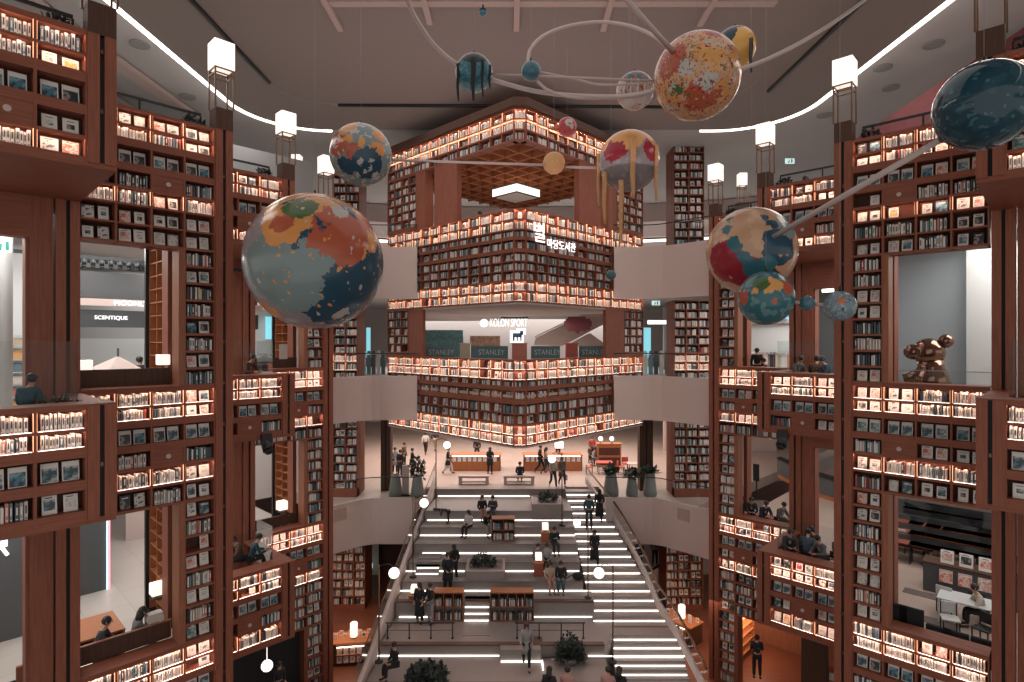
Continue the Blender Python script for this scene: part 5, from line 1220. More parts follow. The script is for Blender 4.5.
# --- middle opening of the block: shops beyond
y = 42.0
def wx(px, d): return (px-512)/FPX*d
struct('wall_mall_middle', MB().box(wx(415, y), wx(612, y), y, y+.2, F6, 3.2), CEIL2)
struct('trim_mall_ceiling_light', MB().box(wx(418, 37), wx(610, 37), 37, 37.2, 2.25, 2.42), LED)
struct('trim_mall_bulkhead', MB().box(wx(420, 38.5), wx(500, 38.5), 38.5, 39, 1.35, 2.1), WHITE)
struct('trim_mall_dark', MB().box(wx(501, 36), wx(528, 36), 36, 36.3, 1.42, 1.88), PANELD)
solo('shop_window', MB().box(wx(423, 39.5), wx(463, 39.5), 39.5, 39.8, F6, .25).box(wx(423, 39.5), wx(463, 39.5), 39.4, 39.5, .25, .75), plain('teal_display', (.10, .20, .21), .5, noise=.7, nscale=5), 'teal patterned shop front at the left of the middle opening', 'shop', WF, (wx(443, 39.5), 39.5, F6))
solo('shop_window', MB().box(wx(470, 39.5), wx(500, 39.5), 39.5, 39.8, F6, .35).box(wx(472, 39.5), wx(485, 39.5), 39.4, 39.5, F6, .2), plain('photo_display', (.38, .22, .15), .5, noise=.8, nscale=4), 'orange photo display under the glowing KOLON SPORT sign', 'shop', WF, (wx(485, 39.5), 39.5, F6))
t = thing('shop_sign', 'glowing white KOLON SPORT sign in the middle opening of the block', 'sign', WF, (wx(504, 34.5), 34.5, 1.1))
text('KOLON SPORT', .66, SIGNW, WF, (wx(508.5, 34.5), 34.5, 1.08), t, sx=.50)
part('emblem', MB().tube([(wx(484, 34.5), 34.5, 1.08), (wx(484, 34.5), 34.56, 1.08)], .24, 20), SIGNW, t)
t = thing('animal_sign', 'white lit sign with a dark teal bear silhouette', 'sign', WF, (wx(517, 35), 35, .3))
cx, cz = wx(517.5, 35), .33
def q_(a, b, y0, y1, c, d): return MB().box(cx+a*.58, cx+b*.58, y0, y1, cz+c*.7, cz+d*.7)
m = q_(-.78, .62, 35, 35.1, -.62, .45); m.box(cx-.06, cx+.50, 34.98, 35.08, cz+.07, cz+.44); part('panel', m, SIGNW, t)
m = MB()
for a, b, c, d in ((-.5, .45, -.15, .22), (.25, .62, .05, .42), (-.5, -.3, -.48, 0), (-.1, .05, -.48, 0), (.28, .44, -.48, 0)): m.box(cx+a*.58, cx+b*.58, 34.93, 34.97, cz+c*.7, cz+d*.7)
part('silhouette', m, plain('silhouette_teal', (.02, .07, .10)), t)
m = MB(); r_ = random.Random(4); cx, cz = wx(578, 34), 1.02
m.prism([(cx-.72, 34), (cx+.72, 34), (cx+.72, 34.1), (cx-.72, 34.1)], cz-.36, cz+.30).box(cx-.6, cx+.45, 33.98, 34.08, cz-.44, cz+.42).box(cx-.15, cx+.1, 33.96, 34.06, cz-.58, cz-.40).box(cx-.82, cx+.82, 34.02, 34.12, cz-.15, cz+.18)
solo('hanging_panel', m, plain('maroon_panel', (.20, .05, .06), .6), 'dark red ragged panel hanging in the middle opening', 'panel', WF, (cx, 34, cz))
t = thing('escalator', 'pale diagonal escalator flank rising behind the middle opening', 'escalator', WF, (wx(570, 37), 37, F6))
def poly(pts, d, th, mat, nm):
    m = MB(); b = 0; n = len(pts)
    for dy in (0, th):
        for (px, py) in pts: p = at(px, py, d); m.v.append((p.x, d+dy, p.z))
    m.f += [tuple(range(n))[::-1], tuple(range(n, 2*n))]
    for i in range(n): m.f.append((i, (i+1) % n, n+(i+1) % n, n+i))
    m.m = [0]*len(m.f); m.sm = [False]*len(m.f); return m
PINKP = plain('pale_pink_plaster', (.46, .35, .31), .7, noise=.02)
part('flank', poly([(534, 345), (536, 338), (606, 303), (612, 303), (612, 320), (562, 346)], 37, .8, PINKP, ''), PINKP, t); part('lower_flank', poly([(566, 346), (590, 333), (608, 346)], 36.4, .5, PINKP, ''), PINKP, t)
part('handrail', MB().tube([at(535, 337, 36.9), at(606, 302, 36.9)], .05, 6), COOL, t)
BAN = plain('banner_teal', (.10, .19, .20), .6)
for i, (a, b) in enumerate(((424, 455), (471, 508), (531, 560), (579, 606))):
    d = 27.5 if i in (1, 2) else 28.0
    if i in (0, 3): d = 28.6
    t = thing('banner', 'dark teal STANLEY banner on the rail of the middle opening, %s from the left' % ORD[i], 'banner', WF, (wx((a+b)/2, d), d, -.7), 'banners along the rail of the middle opening')
    part('cloth', MB().box(wx(a, d), wx(b, d), d, d+.03, zz(360, d), zz(346, d)), BAN, t); text('STANLEY', .36, plain('banner_white_%d' % i, (.55, .58, .58)), WF, (wx((a+b)/2+2, d), d-.01, zz(352.5, d)), t, ext=.004, sx=.85)
for i, (a, b) in enumerate(((415, 423), (460, 470), (512, 527), (566, 578))):
    d = 28.3; solo('display_box', MB().box(wx(a, d), wx(b, d), d, d+.5, F6, zz(344, d)).box(wx(a, d)-.03, wx(b, d)+.03, d-.03, d+.53, zz(344, d), zz(343, d)), [RED if i == 0 else PALM[[10, 13, 9, 10][i]]][0] if 'RED' in globals() else PALM[10], 'square display box between the banners, %s from the left' % ORD[i], 'box', WF, (wx(a, d), d, F6))
# hanging pavilion lamp in the upper opening
t = thing('pavilion_lamp', 'white glowing frame lamp hanging like a roof corner in the upper opening', 'lamp', BF, (UB+3.2, VB+3.2, 7.2))
a0, a1 = UB+3.5, UB+5.2; b0, b1 = VB+3.5, VB+5.2
for (xa_, xb_, ya_, yb_) in ((a0, a1, b0, b0+.12), (a0, a0+.12, b0+.12, b1)): part('lit_panel', MB().box(xa_, xb_, ya_, yb_, 7.28, 7.66), plain('pavilion_glow', (1, 1, 1), emit=(1, .95, .9), es=.85) if 'pavilion_glow' not in MATS else MATS['pavilion_glow'], t)
part('frame', MB().box(a0-.03, a1, b0-.03, b0, 7.66, 7.72).box(a0-.03, a0, b0, b1, 7.66, 7.72).box(a0-.03, a1, b0-.03, b0, 7.22, 7.28).box(a0-.03, a0, b0, b1, 7.22, 7.28), DARK, t)
part('underside', MB().box(a0+.12, a1, b0+.12, b1, 7.28, 7.32), COOL, t)
# hand rails above the top bookcases
for side in 'LR':
    S = SIDE[side]; s = S['s']
    for n in (0, 1, 2, 3):
        F_ = S['fr'](S['W'](n)); q1 = S['P'](n)-.5; q0 = q1-2.75
        t = thing('glass_balustrade', 'dark handrail over clear glass above the %s %s top bookcase' % (BAYN[n], S['nm']), 'railing', F_, (s*q1, .75, F7))
        a, b = sorted((s*q0, s*q1)); m = MB(); m.quad((a, .8, T7-.2), (b, .8, T7-.2), (b, .8, T7+.5), (a, .8, T7+.5)); part('glass_panel', m, GLASS, t)
        part('handrail', MB().box(a, b, .78, .83, T7+.5, T7+.56), DARK, t)
        m = MB(); [m.box(a+(b-a)*q/2-.02, a+(b-a)*q/2+.02, .8, .83, T7-.2, T7+.5) for q in range(3)]; part('post', m, DARK, t)
        xp = s*(q1-.25)
        solo('small_plant', leaves(xp-.25, xp+.2, .4, .7, T7+.02, .35, n, 120, .14), LEAF2, 'small dark plant on top of the %s %s bookcase' % (BAYN[n], S['nm']), 'plant', F_, (xp, .5, T7))
# the red and grey mural wall over the right top storey
m = MB(); xa_, xb_ = V(17.37, 845, 9), V(17.37, 1060, 9)
for dy in (0, .2): m.v += [(xa_, 9+dy, F7), (xb_, 9+dy, F7), (xb_, 9+dy, 11.2), (xa_+1.2, 9+dy, 8.6), (xa_, 9+dy, 8.0)]
m.f = [(0, 1, 2, 3, 4), (9, 8, 7, 6, 5)]+[(i, (i+1) % 5, 5+(i+1) % 5, 5+i) for i in range(5)]; m.m = [0]*7; m.sm = [False]*7
struct('wall_right_upper', m, plain('mural_red', (.16, .035, .04), .7, noise=.5, nscale=1.2), FR1)
struct('wall_left_upper', MB().box(-6, 14, 12, 12.2, F7, 9.0), GREY, FL1)
for k_ in range(4): pass
# lanterns on free-standing pillars deeper in
for px, py, d, lab in ((297, 190, 30., 'small square lantern far behind the left lantern row'), (742, 205, 33., 'small square lantern far behind the right lantern row')):
    p = at(px, py, d); t = thing('pillar', 'slim far pillar under the %s' % lab, 'pillar', WF, (p.x, p.y, F7)); part('post', MB().box(p.x-.3, p.x+.3, d-.3, d+.3, F7, p.z), WOODD, t); part('cap', MB().box(p.x-.34, p.x+.34, d-.34, d+.34, p.z, p.z+.08), WOODD, t)
    pillar_lamp(WF, p.x, d, p.z+.08, lab, .9)
# far background left and right of the block on each storey
for sg, nm in ((-1, 'left'), (1, 'right')):
    for fz, zt, lab in ((F7, 7.0, 'seventh'), (F6, 2.6, 'sixth'), (F5, -4.0, 'fifth')):
        a, b = sorted((sg*8.6, sg*15)); struct('wall_mall_%s_%s' % (nm, lab), MB().box(a*1.35, b*1.35, 44, 44.2, fz, zt), [COOL, GREY, WHITE][['seventh', 'sixth', 'fifth'].index(lab)])
    d = 38; a, b = (wx(362, d), wx(386, d)) if sg < 0 else (wx(644, d), wx(671, d))
    for i in range(5):
        x = a+(b-a)*i/5; solo('mannequin_display', MB().box(x, x+.22, d, d+.25, F6, F6+1.3).ball((x+.11, d+.1, F6+1.45), .12, 10).box(x-.05, x+.27, d-.02, d+.27, F6+.5, F6+1.1), PALM[[12, 7, 4, 0, 11][i]], 'shop display figure beyond the %s glass, sixth floor, %s from the left' % (nm, ORD[i]), 'mannequin', WF, (x, d, F6))
    solo('shop_screen', MB().box(wx(364, d) if sg < 0 else wx(646, d), wx(368, d) if sg < 0 else wx(653, d), d+.6, d+.66, F6+.4, .9).box(wx(364, d) if sg < 0 else wx(646, d), wx(368, d) if sg < 0 else wx(653, d), d+.5, d+.6, F6, F6+.4), CYAN, 'tall glowing blue screen beyond the %s glass, sixth floor' % nm, 'screen', WF, (wx(366 if sg < 0 else 650, d), d, F6))
t = thing('shop_sign', 'white lit shop lettering beyond the right glass, sixth floor', 'sign', WF, (wx(661, 41), 41, 1.3)); part('band', MB().box(wx(648, 41), wx(672, 41), 41, 41.1, 1.2, 1.48), SIGNW, t)
# escalator under the right parapet
t = thing('escalator', 'escalator climbing behind the long flight on the right', 'escalator', WF, (9, 34, F4))
part('flank', poly([(622, 612), (622, 590), (662, 565), (668, 565), (668, 612)], 33.2, .2, SLAB, ''), SLAB, t); part('handrail', MB().tube([at(618, 592, 33.2), at(664, 562, 33.2)], .07, 8), DARK, t)
part('steps', poly([(622, 600), (622, 596), (664, 572), (668, 600)], 34.4, 1.2, DARK, ''), DARK, t)

r_ = random.Random(9); xa_ = V(23.91, 806, 2.0)
for k_ in range(12):
    x = xa_+.22*(k_ % 5); z = F4+.05+.42*(k_//5)+.3
    solo('gift_box', MB().box(x, x+.18, 2.0, 2.25, z, z+.30).box(x+.07, x+.11, 1.99, 2.26, z, z+.31), PALM[[9, 14, 15, 2, 10, 7][k_ % 6]], 'colourful box on the stand in the lit alcove, %s of twelve' % ORD[k_], 'box', FR3, (x, 2.0, z), 'colourful boxes in the right alcove')
t = thing('display_stand', 'stand holding colourful boxes in the lit alcove at the right', 'stand', FR3, (xa_, 2, F4))
for k_ in range(3): part('shelf', MB().box(xa_-.05, xa_+1.15, 1.95, 2.3, F4+.31+.42*k_, F4+.345+.42*k_), OAK, t)
for q in (xa_-.07, xa_+1.12): part('upright', MB().box(q, q+.04, 1.95, 2.3, F4, F4+1.7), OAK, t)
# ------------------------------------------------------------------ people
SKIN = plain('skin', (.48, .27, .19), .55, noise=.04)
HAIRM = plain('hair_black', (.012, .010, .010), .5); HAIRB = plain('hair_brown', (.05, .025, .015), .5)
EYE = plain('eye_dark', (.01, .01, .01), .3); LIP = plain('lip', (.30, .10, .09), .5); SHOE = plain('shoe_dark', (.015, .015, .018), .5); SHOEW = plain('shoe_white', (.5, .48, .46), .5)
CLO = {k: plain('cloth_'+k, c, .85, noise=.08) for k, c in dict(black=(.012,.014,.018), navy=(.015,.03,.05), grey=(.12,.12,.125), teal=(.02,.075,.10), beige=(.38,.29,.22), white=(.52,.49,.46),
       brown=(.10,.05,.03), red=(.36,.04,.04), denim=(.06,.09,.13), olive=(.05,.06,.05), cream=(.45,.40,.34), darkgrey=(.04,.045,.05), pink=(.40,.22,.20), lightgrey=(.27,.27,.27)).items()}
PEOPLE = []
def pose_joints(pose, k, rnd):
    j = {}
    def S(n, l, r=None):
        j[n+'L'] = Vector(l); j[n+'R'] = Vector(r) if r else Vector((-l[0], l[1], l[2]))
    if pose in ('sit', 'sitphone', 'sitlean', 'sitfloor', 'busttable'):
        h = .50
        lean = {'sit': -.03, 'sitphone': -.08, 'sitlean': -.22, 'sitfloor': -.16, 'busttable': -.16}[pose]
        j['pel'] = Vector((0, 0, h)); j['spi'] = Vector((0, lean*.35, h+.20)); j['che'] = Vector((0, lean*.8, h+.40)); j['nec'] = Vector((0, lean*1.1, h+.54)); j['hea'] = Vector((0, lean*1.3-.03, h+.68))
        S('hip', (.09, -.02, h-.01))
        if pose == 'sitfloor': S('kne', (.16, -.36, h+.10)); S('ank', (.12, -.44, .10)); S('toe', (.12, -.60, .05))
        else: S('kne', (.11, -.43, h+.0)); S('ank', (.11, -.44, .09)); S('toe', (.12, -.60, .04))
        c = j['che']; S('sho', (.18, c.y, c.z+.06))
        if pose in ('sitphone',): S('elb', (.23, c.y-.08, c.z-.20)); S('wri', (.07, c.y-.28, c.z-.10))
        elif pose in ('sitlean', 'busttable'): S('elb', (.24, c.y-.12, c.z-.20)); S('wri', (.10, c.y-.34, c.z-.20))
        else: S('elb', (.23, c.y-.04, c.z-.23)); S('wri', (.11, c.y-.24, c.z-.30))
    elif pose == 'bend':
        j['pel'] = Vector((0, 0, .90)); j['spi'] = Vector((0, -.20, 1.02)); j['che'] = Vector((0, -.42, 1.06)); j['nec'] = Vector((0, -.56, 1.04)); j['hea'] = Vector((0, -.68, 1.0))
        S('hip', (.10, 0, .88)); S('kne', (.11, -.02, .48)); S('ank', (.12, .02, .08)); S('toe', (.13, -.15, .04)); S('sho', (.18, -.46, 1.08)); S('elb', (.20, -.5, .80)); S('wri', (.12, -.62, .60))
    elif pose == 'lie':
        j['pel'] = Vector((0, 0, .16)); j['spi'] = Vector((0, -.2, .2)); j['che'] = Vector((0, -.4, .26)); j['nec'] = Vector((0, -.53, .34)); j['hea'] = Vector((0, -.66, .42))
        S('hip', (.10, .04, .15)); S('kne', (.12, .42, .14)); S('ank', (.12, .82, .08)); S('toe', (.13, .95, .07)); S('sho', (.18, -.46, .28)); S('elb', (.24, -.62, .09)); S('wri', (.10, -.84, .08))
    else:
        j['pel'] = Vector((0, 0, .94)); j['spi'] = Vector((0, 0, 1.14)); j['che'] = Vector((0, -.01, 1.33)); j['nec'] = Vector((0, -.015, 1.48)); j['hea'] = Vector((0, -.035, 1.61))
        S('hip', (.095, 0, .91))
        if pose == 'walk':
            S('kne', (.10, -.20, .52), (-.10, .02, .49)); S('ank', (.10, -.28, .10), (-.10, .34, .17)); S('toe', (.10, -.44, .07), (-.10, .26, .05))
            S('elb', (.23, .12, 1.13), (-.23, -.08, 1.13)); S('wri', (.22, .10, .90), (-.20, -.26, .98))
        elif pose == 'climb':
            S('kne', (.10, -.30, .70), (-.10, -.02, .49)); S('ank', (.10, -.26, .28), (-.10, .06, .08)); S('toe', (.10, -.42, .24), (-.10, -.09, .04))
            S('elb', (.23, .02, 1.13)); S('wri', (.20, -.16, .98))
        else:
            S('kne', (.11, -.01, .50)); S('ank', (.12, .02, .08)); S('toe', (.13, -.14, .04))
            if pose == 'phone': S('elb', (.22, -.04, 1.14)); S('wri', (.08, -.27, 1.26))
            elif pose == 'table': S('elb', (.22, -.10, 1.15)); S('wri', (.10, -.34, 1.08))
            else: S('elb', (.23, .02, 1.13)); S('wri', (.20, -.10, .92))
        S('sho', (.175, -.01, 1.41))
    for n in j: j[n] = j[n]*k
    return j
CH_BODY = [('pel', .105), ('spi', .10), ('che', .115), ('nec', .05)]
def skin_temp(nodes, edges, root):
    me = bpy.data.meshes.new('tmp_skin'); me.from_pydata([n[0] for n in nodes], edges, [])
    o = bpy.data.objects.new('tmp_skin', me); COL.objects.link(o)
    o.modifiers.new('s', 'SKIN'); sv = me.skin_vertices[0].data
    for i, n in enumerate(nodes):
        r = n[1]; sv[i].radius = (r, r) if not isinstance(r, tuple) else r
        sv[i].use_root = (i == root)
    m = o.modifiers.new('u', 'SUBSURF'); m.levels = 1; m.render_levels = 1
    return o
def graph(j, k, kind):
    N = []; E = []; ix = {}
    def add(n, r, p=None, pos=None):
        N.append((tuple(pos if pos is not None else j[n]), r*k if not isinstance(r, tuple) else (r[0]*k, r[1]*k))); ix[n] = len(N)-1
        if p: E.append((ix[p], ix[n]))
    if kind == 'body':
        add('pel', .115); add('spi', .10, 'pel'); add('che', .12, 'spi'); add('nec', .050, 'che'); 
        h = j['hea']; add('chin', .062, 'nec', h+Vector((0, -.012, -.055))*k); add('hea', .090, 'chin', h+Vector((0, .0, .03))*k)
        for s in 'LR':
            add('hip'+s, .080, 'pel'); add('kne'+s, .056, 'hip'+s); add('ank'+s, .036, 'kne'+s); add('toe'+s, .03, 'ank'+s)
            add('sho'+s, .055, 'che'); add('elb'+s, .040, 'sho'+s); add('wri'+s, .025, 'elb'+s)
    elif kind == 'top':
        add('pel', (.150, .115)); add('spi', (.140, .110), 'pel'); add('che', (.155, .120), 'spi'); add('col', .070, 'che', j['nec']*.75+j['che']*.25)
        for s in 'LR':
            add('sho'+s, .080, 'che'); add('elb'+s, .062, 'sho'+s); add('wri'+s, .045, 'elb'+s, j['wri'+s]*.9+j['elb'+s]*.1)
    elif kind == 'bottom':
        add('pel', (.135, .115), None, j['pel']-Vector((0, 0, .01)))
        for s in 'LR': add('hip'+s, .100, 'pel'); add('kne'+s, .078, 'hip'+s); add('ank'+s, .060, 'kne'+s, j['ank'+s]*.95+j['kne'+s]*.05)
    return N, E
def person(px, py, d, rot, pose, label, top='black', bottom='black', hair='short', H=1.68, coat=0, shoes=None, hold=None, F=None, pos=None, zseat=None):
    """feet (or seat surface base) at the measured point; rot: 0 faces the camera, turning anticlockwise"""
    p = at(px, py, d) if pos is None else Vector(pos)
    k = H/1.72; j = pose_joints(pose, k, R)
    fr = (F or WF) @ Matrix.Translation(p) @ Matrix.Rotation(rot, 4, 'Z')
    PEOPLE.append(dict(fr=fr, k=k, j=j, lab=label, top=top, bottom=bottom, hair=hair, coat=coat, pose=pose, shoes=shoes, hold=hold,
                       tmp=[skin_temp(*graph(j, k, kk), 0) for kk in ('body', 'top', 'bottom')]))
def finish_people():
    dg = bpy.context.evaluated_depsgraph_get(); dg.update()
    for P in PEOPLE:
        meshes = [bpy.data.meshes.new_from_object(o.evaluated_get(dg)) for o in P['tmp']]
        P['me'] = meshes
    for P in PEOPLE:
        for o in P['tmp']:
            m = o.data; bpy.data.objects.remove(o); bpy.data.meshes.remove(m)
        k, j = P['k'], P['j']
        t = thing('person', P['lab'], 'person', P['fr'], (0, 0, 0))
        bm = bmesh.new(); bm.from_mesh(P['me'][0])
        for f in bm.faces: f.material_index = 0; f.smooth = True
        ex = MB(); h = j['hea']
        fd = Vector((0, -1, 0)); 
        ex.tube([h+Vector((0, -.085, .035))*k, h+Vector((0, -.112, -.005))*k, h+Vector((0, -.09, -.012))*k], [.008*k, .016*k, .010*k], 6)
        for s in (-1, 1):
            ex.ball(h+Vector((s*.034, -.080, .030))*k, .012*k, 8, 1)
            ex.ball(h+Vector((s*.088, .005, .012))*k, .022*k, 8, 0, 1.3)
            S_ = 'L' if s > 0 else 'R'
            w = j['wri'+S_]; e = j['elb'+S_]; dr = (w-e).normalized(); side = dr.cross(Vector((0, 0, 1)))
            side = side.normalized() if side.length > .1 else Vector((1, 0, 0)); nrm = side.cross(dr)
            pe = w+dr*.085*k
            ex.tube([w-dr*.01*k, w+dr*.04*k, pe], [.022*k, .034*k, .030*k], 8)
            for q, (off, ln) in enumerate(((-.027, .062), (-.009, .072), (.009, .068), (.027, .052))):
                a = pe+side*off*k; b = a+dr*ln*.5*k+nrm*.010*k; c = b+dr*ln*.40*k+nrm*.026*k
                ex.tube([a-dr*.01*k, b, c], [.0088*k, .008*k, .006*k], 6)
            a = w+dr*.03*k-side*.028*k*s; ex.tube([a, a+dr*.035*k-side*.028*k*s, a+dr*.066*k-side*.03*k*s+nrm*.012*k], [.011*k, .0095*k, .007*k], 6)
        ex.box(h.x-.026*k, h.x+.026*k, h.y-.082*k, h.y-.070*k, h.z-.046*k, h.z-.036*k, 2)
        me2 = ex.mesh('x', []); bm.from_mesh(me2)
        me = bpy.data.meshes.new('body'); bm.to_mesh(me); bm.free(); bpy.data.meshes.remove(me2)
        for m in (SKIN, EYE, LIP): me.materials.append(m)
        def put(name, me, mat=None):
            if mat: me.materials.clear(); me.materials.append(mat)
            for pl_ in me.polygons: pl_.use_smooth = True
            o = bpy.data.objects.new(name, me); COL.objects.link(o); o.parent = t; return o
        put('body', me)
        tm, bmx = P['me'][1], P['me'][2]
        for m_ in (tm, bmx):
            for pl_ in m_.polygons: pl_.material_index = 0
        put('coat' if P['coat'] else 'top', tm, CLO[P['top']])
        put('trousers', bmx, CLO[P['bottom']])
        hm = MB(); hc = h+Vector((0, .018, .038))*k
        if P['hair'] == 'cap':
            hm.ball(h+Vector((0, .005, .06))*k, .106*k, 14, 0, .8); hm.box(h.x-.07*k, h.x+.07*k, h.y-.19*k, h.y-.08*k, h.z+.055*k, h.z+.068*k)
        else: hm.ball(hc, .108*k, 14, 0, 1.0)
        if P['hair'] == 'long':
            hm.tube([h+Vector((0, .05, .02))*k, h+Vector((0, .09, -.12))*k, h+Vector((0, .11, -.28))*k], [.10*k, .095*k, .05*k], 10)
        part('hair' if P['hair'] != 'cap' else 'cap', hm, HAIRM if P['hair'] != 'brown' else HAIRB, t)
        for s in 'LR':
            a, b = j['ank'+s], j['toe'+s]
            part('shoe', MB().tube([a+Vector((0, .04, -.035))*k, a+Vector((0, -.02, -.03))*k, b+Vector((0, 0, -.005))*k], [.042*k, .048*k, .034*k], 8), SHOE if not P['shoes'] else SHOEW, t)
        if P['coat'] and P['pose'] in ('stand', 'walk', 'phone', 'table', 'climb'):
            m = MB(); z0 = {1: .60, 2: .34}[P['coat']]*k; c = j['pel']
            prof = [(.235*k, z0-c.z), (.215*k, (z0-c.z)*.5), (.17*k, .02*k), (.15*k, .10*k)]
            m.lathe(prof, tuple(c), 16, 0, 1.0, .78); part('coat_skirt', m, CLO[P['top']], t)
        if P['hold']:
            w = (j['wriL']+j['wriR'])/2
            if P['hold'] == 'phone': part('phone', MB().box(w.x-.035, w.x+.035, w.y-.10, w.y-.09, w.z-.02, w.z+.12), DARK, t)
            if P['hold'] == 'book':
                m = MB(); m.quad((w.x-.17, w.y-.16, w.z+.06), (w.x, w.y-.12, w.z), (w.x, w.y-.04, w.z+.16), (w.x-.17, w.y-.08, w.z+.22)).quad((w.x, w.y-.12, w.z), (w.x+.17, w.y-.16, w.z+.06), (w.x+.17, w.y-.08, w.z+.22), (w.x, w.y-.04, w.z+.16)); part('held_book', m, PAPER, t)
            if P['hold'].startswith('bag'):
                c = CLO[P['hold'][4:] or 'white']; w = j['wriL']; m = MB(); m.box(w.x-.03, w.x+.10, w.y-.16, w.y+.16, w.z-.55, w.z-.22); m.tube([(w.x+.03, w.y-.10, w.z-.22), (w.x+.03, w.y, w.z-.04), (w.x+.03, w.y+.10, w.z-.22)], .01, 5); part('bag', m, c, t, bevel=.02)
def tz(z): return z
PI = math.pi
def onz(px, py, z): return z*FPX/(341-py)   # distance of a floor point seen at row py on level z
def P_(px, py, z, rot, pose, label, **kw):
    d = onz(px, py, z); person(px, py, d, rot, pose, label, **kw)
# landing
P_(395, 474, F5, .4, 'stand', 'person in grey coat, leftmost of the group by the info post', top='lightgrey', coat=1)
P_(400, 477, F5, 2.6, 'stand', 'person in black jacket in front of the group by the info post', top='black', bottom='darkgrey')
P_(404, 468, F5, 1.2, 'stand', 'person in dark brown top in the middle of the group by the info post', top='brown')
P_(412, 475, F5, 1.9, 'table', 'person in black bending to the info post, right of its group', top='black', bottom='navy', coat=1)
P_(425.5, 455, F5, 3.0, 'walk', 'person in white top and black trousers walking away far on the landing', top='white', bottom='black')
P_(435, 451, F5, 3.0, 'walk', 'person with dark top and beige trousers walking away far on the landing', top='black', bottom='beige')
P_(448, 474, F5, 1.5, 'walk', 'person in long black coat walking left with a white bag', top='black', bottom='white', coat=1, hold='bag_white')
P_(490, 474, F5, 3.0, 'phone', 'person in black standing before the left display counter', top='black', coat=1, hair='long')
person(520, 475.5, 33.9, PI, 'sit', 'person in dark jacket sitting on the white bench, back turned', top='navy', pos=(.47, 34.0, F5+.0))
P_(477, 461, F5, 0, 'stand', 'person in black behind the left display counter', top='black')
P_(540, 473, F5, 1.4, 'walk', 'tall person in black walking left past the right counter', top='black', H=1.8)
P_(546, 474, F5, 1.5, 'walk', 'person in beige top walking just behind the tall one in black', top='beige', bottom='navy', hair='long')
P_(558, 461, F5, 0, 'stand', 'person with white collar behind the right display counter', top='white')
P_(553, 488, F5, .3, 'walk', 'person in cream jacket and dark trousers stepping onto the stairs', top='cream', bottom='navy', shoes=1)
P_(562, 486, F5, .2, 'walk', 'person in grey coat with a white bag at the head of the stairs', top='grey', bottom='darkgrey', coat=1, hold='bag_white')
P_(592, 460, F5, .3, 'stand', 'person in red jacket standing on the landing at the right', top='red', bottom='black')
P_(594, 466, F5, 1.0, 'sit', 'person in pale jacket sitting below the one in red', top='lightgrey', bottom='denim')
P_(598, 465, F5, -1.0, 'sitlean', 'person in dark clothes sitting beside the cafe corner', top='darkgrey', bottom='denim')
P_(590, 463, F5, .5, 'stand', 'child in dark red beside the group on the right of the landing', top='brown', H=1.2)
# seating
def S_(px, z, d, rot, pose, label, **kw): person(0, 0, 0, rot, pose, label, pos=((px-512)/FPX*d, d, z), **kw)
S_(482, -9.33, 30.1, .25, 'sit', 'person in black on the upper step, left of the seated couple', top='black', bottom='pink', hair='long')
S_(493, -9.33, 30.1, -.1, 'sitphone', 'person in dark grey jacket on the upper step, right of the seated couple', top='darkgrey', bottom='denim')
S_(469, -9.75, 28.9, -.5, 'sit', 'person in white fur collar and dark skirt seated left below the couple', top='white', bottom='black', hair='long')
S_(486, -9.75, 28.9, .5, 'sitlean', 'person in black jacket and pale jeans seated below the couple', top='black', bottom='lightgrey')
person(449, 521, 28.9, -1.4, 'bend', 'person in black and white bending over near the left globe lamp', top='darkgrey', pos=(-3.25, 29.4, -9.33), H=1.2)
S_(554, -10.22, 27.8, .2, 'sitphone', 'person in dark jacket seated beside the upper cube lamp', top='navy', bottom='darkgrey')
S_(537, -10.66, 26.75, .3, 'sitphone', 'person in teal grey hoodie, left of the pair above the red cabinet', top='grey', bottom='teal', hair='cap')
S_(547, -10.66, 26.75, -.2, 'sit', 'person in checked grey top, right of the pair above the red cabinet', top='lightgrey', bottom='black')
S_(549.5, -11.09, 25.6, .2, 'sit', 'person in beige coat seated on the left of the front couple', top='beige', bottom='pink', hair='long')
S_(561, -11.09, 25.6, -.1, 'sit', 'person in black jacket seated on the right of the front couple', top='black', bottom='teal', H=1.75)
person(0, 0, 0, .3, 'table', 'person in long black coat standing by the left planter block', pos=(-2.82, 25.2, -11.09), top='black', H=1.82, coat=1)
person(0, 0, 0, -2.6, 'stand', 'person in black half hidden behind the one in a long black coat', pos=(-2.62, 26.0, -10.9), top='black', hair='long')
person(0, 0, 0, -.4, 'stand', 'person in long black coat left of the low rack, long hair', pos=(-3.86, 24.0, -11.77), top='black', coat=2, hair='long')
person(0, 0, 0, -.8, 'table', 'person in black jacket and pale skirt leaning on the low rack', pos=(-3.40, 23.95, -11.77), top='black', bottom='lightgrey')
person(0, 0, 0, 0, 'walk', 'person with long hair in grey fur coat walking down the centre', pos=(.54, 21.5, -12.22), top='lightgrey', bottom='black', hair='long', coat=1)
person(0, 0, 0, -.9, 'sit', 'person in black coat sitting at the lower left edge', pos=(-4.25, 20.95, -12.22), top='black', bottom='black')
